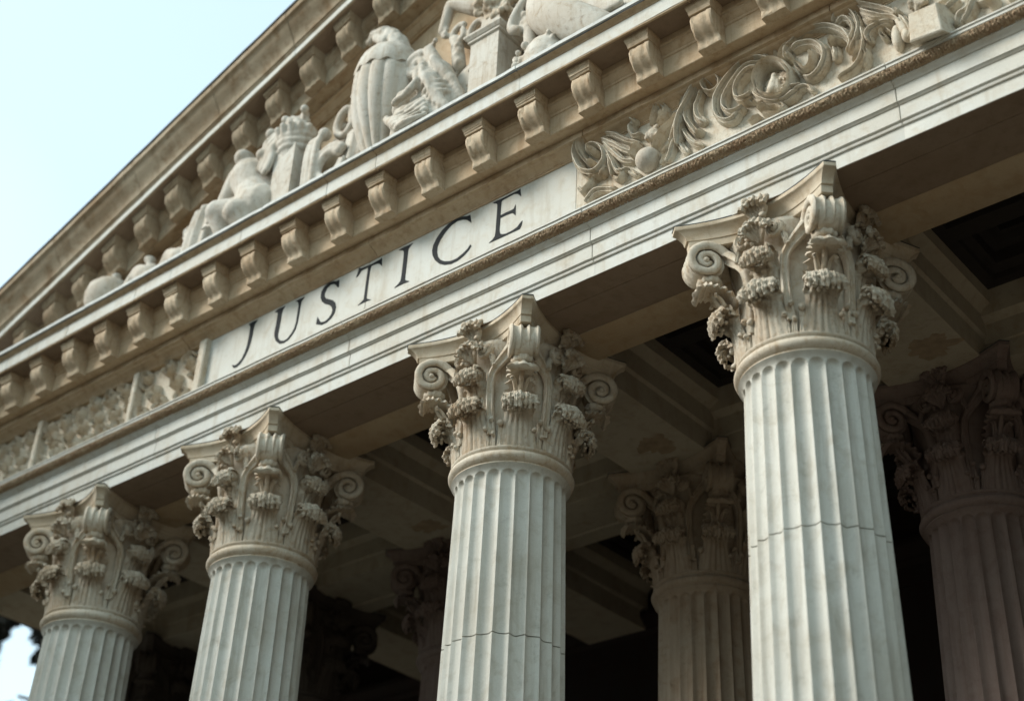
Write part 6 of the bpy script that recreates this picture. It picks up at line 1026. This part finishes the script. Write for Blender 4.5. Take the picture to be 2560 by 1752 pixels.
# second pedestal: pier with cap moulding, block and leafy top
t = stat('pier', 'plain square stone pier with moulded cap and leafy crown, flared at its left foot', 'pedestal', -3.46, -1.20)
mb = MB(); mb.box(-.27,.21,-.21,.26,0,1.30); 
mb.build('shaft', M_sculpt, t)
mb = MB()
P = [(-.27,1.0),(-.275,.75),(-.30,.55),(-.36,.38),(-.46,.2),(-.60,.0),(-.27,.0)]
mb.loft([[(x,-.16,z) for x, z in P],[(x,.20,z) for x, z in P]]); mb.build('foot_bracket', M_sculpt, t)
mb = MB()
mb.loft([[(-.28-e,-.22-e,z),(.22+e,-.22-e,z),(.22+e,.27+e,z),(-.28-e,.27+e,z)] for e, z in ((.0,1.29),(.02,1.30),(.02,1.33),(.035,1.34),(.065,1.38),(.065,1.41),(.05,1.42))]); mb.build('cap_moulding', M_sculpt, t)
mb = MB(); mb.loft([[(-.20,-.16,1.415),(.16,-.16,1.415),(.16,.2,1.415),(-.20,.2,1.415)],[(-.17,-.13,1.75),(.13,-.13,1.75),(.13,.17,1.75),(-.17,.17,1.75)]]); mb.build('block', M_sculpt, t)
mb = MB(); mb.box(-.16,.14,-.12,.16,1.73,2.6); lumps(mb, (0,-.12,2.05), 70, (.20,.10,.26), .055, 41); lumps(mb, (.16,0,2.1), 40, (.08,.14,.24), .05, 42)
blob('leafy_crown', mb, M_leaf, .020, t, 1)
# festoon left of the pier
t = stat('festoon', 'hanging stone festoon of scrolls and leaves on the left of the square pier', 'carving', -3.92, -1.05)
mb = MB()
P = smoothpath([(.3,0,2.3),(0,-.05,2.35),(-.30,-.1,2.55),(-.48,-.12,2.62)], 5)
for i, (a, b) in enumerate(zip(P, P[1:])): mb.capsule(a, .15-.004*i, b, .15-.004*i, 10)
mb.capsule((-.50,-.12,2.58),.09,(-.60,-.12,2.2),.07); lumps(mb, (-.58,-.12,2.15), 7, (.04,.03,.06), .05, 51)
for c, rr, a0, tn in (((-.32,-.08,2.0),.15,60,22),((.02,-.05,1.92),.17,200,-20),((.10,-.05,1.60),.16,120,22)):
    P = [Vector((c[0]+rr*(1-.03*x)*math.cos(R(a0+x*tn)), c[1], c[2]+rr*1.2*(1-.03*x)*math.sin(R(a0+x*tn)))) for x in range(16)]
    for i, (a, b) in enumerate(zip(P, P[1:])): mb.capsule(a, .05, b, .05, 8)
mb.capsule((-.38,-.05,1.95),.09,(-.30,-.05,1.42),.10); lumps(mb, (-.32,-.1,1.62), 12, (.05,.03,.14), .05, 52)
mb.capsule((-.30,-.06,1.36),.03,(-.42,-.06,1.12),.02)
P = smoothpath([(.12,-.05,1.6),(.02,-.08,1.35),(.08,-.08,1.05),(.16,-.05,.75)], 5)
for i, (a, b) in enumerate(zip(P, P[1:])): mb.capsule(a, .08, b, .07, 8)
lumps(mb, (.08,-.1,1.2), 36, (.07,.04,.24), .045, 53); mb.capsule((-.3,.1,2.0),.1,(.3,.1,1.8),.12); mb.capsule((.25,.12,2.3),.12,(.2,.12,1.0),.12)
blob('carving', mb, M_sculpt, .019, t, 1)
# great horn on a carved foot
t = stat('horn', 'large smooth curved stone horn lying on a leafy carved foot, right of the square pier', 'carving', -2.45, -1.28)
mb = MB()
P = smoothpath([(-.10,.15,1.95),(-.12,.05,1.55),(-.05,-.02,1.18),(.18,-.06,.90),(.48,-.05,.62),(.78,0,.36)], 6)
rad = [.26,.275,.285,.28,.27,.26]
for i, (a, b) in enumerate(zip(P, P[1:])):
    ra = .25+.05*math.sin(math.pi*i/len(P)); mb.capsule(a, ra, b, ra, 18)
blob('horn_body', mb, M_sculpt, .024, t, 6)
mb = MB(); mb.lathe([(.36,0),(.38,.08),(.33,.2),(.34,.34),(.30,.5),(.24,.62)], 30, cx=-.05); lumps(mb, (-.12,-.12,.45), 60, (.22,.14,.12), .05, 61); lumps(mb, (-.05,-.2,.2), 40, (.24,.1,.1), .05, 62)
blob('carved_foot', mb, M_sculpt, .020, t, 1)
mb = MB()
P = smoothpath([(-.22,-.1,1.6),(-.36,-.15,1.5),(-.52,-.15,1.30),(-.56,-.15,1.12),(-.46,-.15,1.05)], 5)
for a, b in zip(P, P[1:]): mb.capsule(a, .07, b, .06, 8)
lumps(mb, (-.38,-.1,1.28), 22, (.09,.05,.16), .05, 63); mb.capsule((-.35,-.05,1.2),.09,(-.3,-.05,.7),.1); mb.capsule((-.2,0,1.5),.12,(-.35,-.05,1.2),.09)
blob('side_leaves', mb, M_sculpt, .020, t, 1)
mb = MB()
for k in range(5):
    P = smoothpath([(.02+.07*k,.10,1.9-.05*k),(.22+.05*k,.06,1.45-.03*k),(.50+.05*k,.05,1.05-.02*k),(.80+.05*k,.05,.78)], 5)
    for a, b in zip(P, P[1:]): mb.capsule(a, .05, b, .05, 8)
blob('folded_cloth', mb, M_sculpt, .02, t, 2)
t = stat('stone_pilaster', 'flat upright stone pilaster at the top edge right of the great horn', 'pilaster', -1.42, -1.08)
mb = MB(); mb.box(-.22,.22,-.10,.22,0,2.6); mb.box(.30,.62,-.02,.22,0,2.6); lumps(mb, (-.34,-.1,1.5), 20, (.06,.05,.3), .06, 64)
blob('shaft', mb, M_sculpt, .02, t, 1)

# ------------------------------------------------------------------ light, sky, camera
w = bpy.data.worlds.new('World'); scene.world = w; w.use_nodes = True
nt = w.node_tree; bg = nt.nodes['Background']
sky = nt.nodes.new('ShaderNodeTexSky'); sky.sky_type = 'NISHITA'; sky.sun_disc = False
SUN_EL, SUN_AZ = 34, 224            # azimuth clockwise from +Y
sky.sun_elevation = R(SUN_EL); sky.sun_rotation = R(SUN_AZ)
sky.air_density = 1.0; sky.dust_density = 3.0; sky.ozone_density = 1.2
# thin high haze over the blue, thicker in some directions
tc = nt.nodes.new('ShaderNodeTexCoord'); nz = nt.nodes.new('ShaderNodeTexNoise'); nz.inputs['Scale'].default_value = 1.3; nz.inputs['Detail'].default_value = 3
nt.links.new(tc.outputs['Generated'], nz.inputs['Vector'])
mr = nt.nodes.new('ShaderNodeMapRange'); mr.inputs['From Min'].default_value = .36; mr.inputs['From Max'].default_value = .56
mr.inputs['To Min'].default_value = .5; mr.inputs['To Max'].default_value = .96
nt.links.new(nz.outputs['Fac'], mr.inputs['Value'])
mx = nt.nodes.new('ShaderNodeMix'); mx.data_type = 'RGBA'; nt.links.new(mr.outputs['Result'], mx.inputs['Factor'])
nt.links.new(sky.outputs['Color'], mx.inputs['A']); mx.inputs['B'].default_value = HAZE+(1,)
nt.links.new(mx.outputs['Result'], bg.inputs['Color']); bg.inputs['Strength'].default_value = .088
sd = bpy.data.lights.new('Sun', 'SUN'); sd.energy = 1.15; sd.angle = R(22); sd.color = (1, .965, .90)
so = bpy.data.objects.new('Sun', sd); COL.objects.link(so)
dirv = Vector((math.sin(R(SUN_AZ))*math.cos(R(SUN_EL)), math.cos(R(SUN_AZ))*math.cos(R(SUN_EL)), math.sin(R(SUN_EL))))
so.rotation_euler = dirv.to_track_quat('Z', 'Y').to_euler(); so.location = dirv*60
cam = bpy.data.cameras.new('Camera'); co = bpy.data.objects.new('Camera', cam); COL.objects.link(co)
yaw, pitch, roll, fpx = CAMP
f = Vector((math.sin(yaw)*math.cos(pitch), math.cos(yaw)*math.cos(pitch), math.sin(pitch)))
r0 = Vector((math.cos(yaw), -math.sin(yaw), 0)); u0 = r0.cross(f)
r = math.cos(roll)*r0+math.sin(roll)*u0; u = -math.sin(roll)*r0+math.cos(roll)*u0
co.matrix_world = Matrix(((r.x,u.x,-f.x,CAML[0]),(r.y,u.y,-f.y,CAML[1]),(r.z,u.z,-f.z,CAML[2]),(0,0,0,1)))
cam.sensor_width = 36; cam.lens = fpx/2560*36; cam.clip_start = .1; cam.clip_end = 3000
cam.dof.use_dof = True; cam.dof.focus_distance = 16.6; cam.dof.aperture_fstop = .48
scene.camera = co
scene.view_settings.view_transform = 'Standard'; scene.view_settings.look = 'None'
scene.view_settings.exposure = EXPOSURE; scene.view_settings.gamma = 1
scene.cycles.max_bounces = 6; scene.cycles.diffuse_bounces = 4
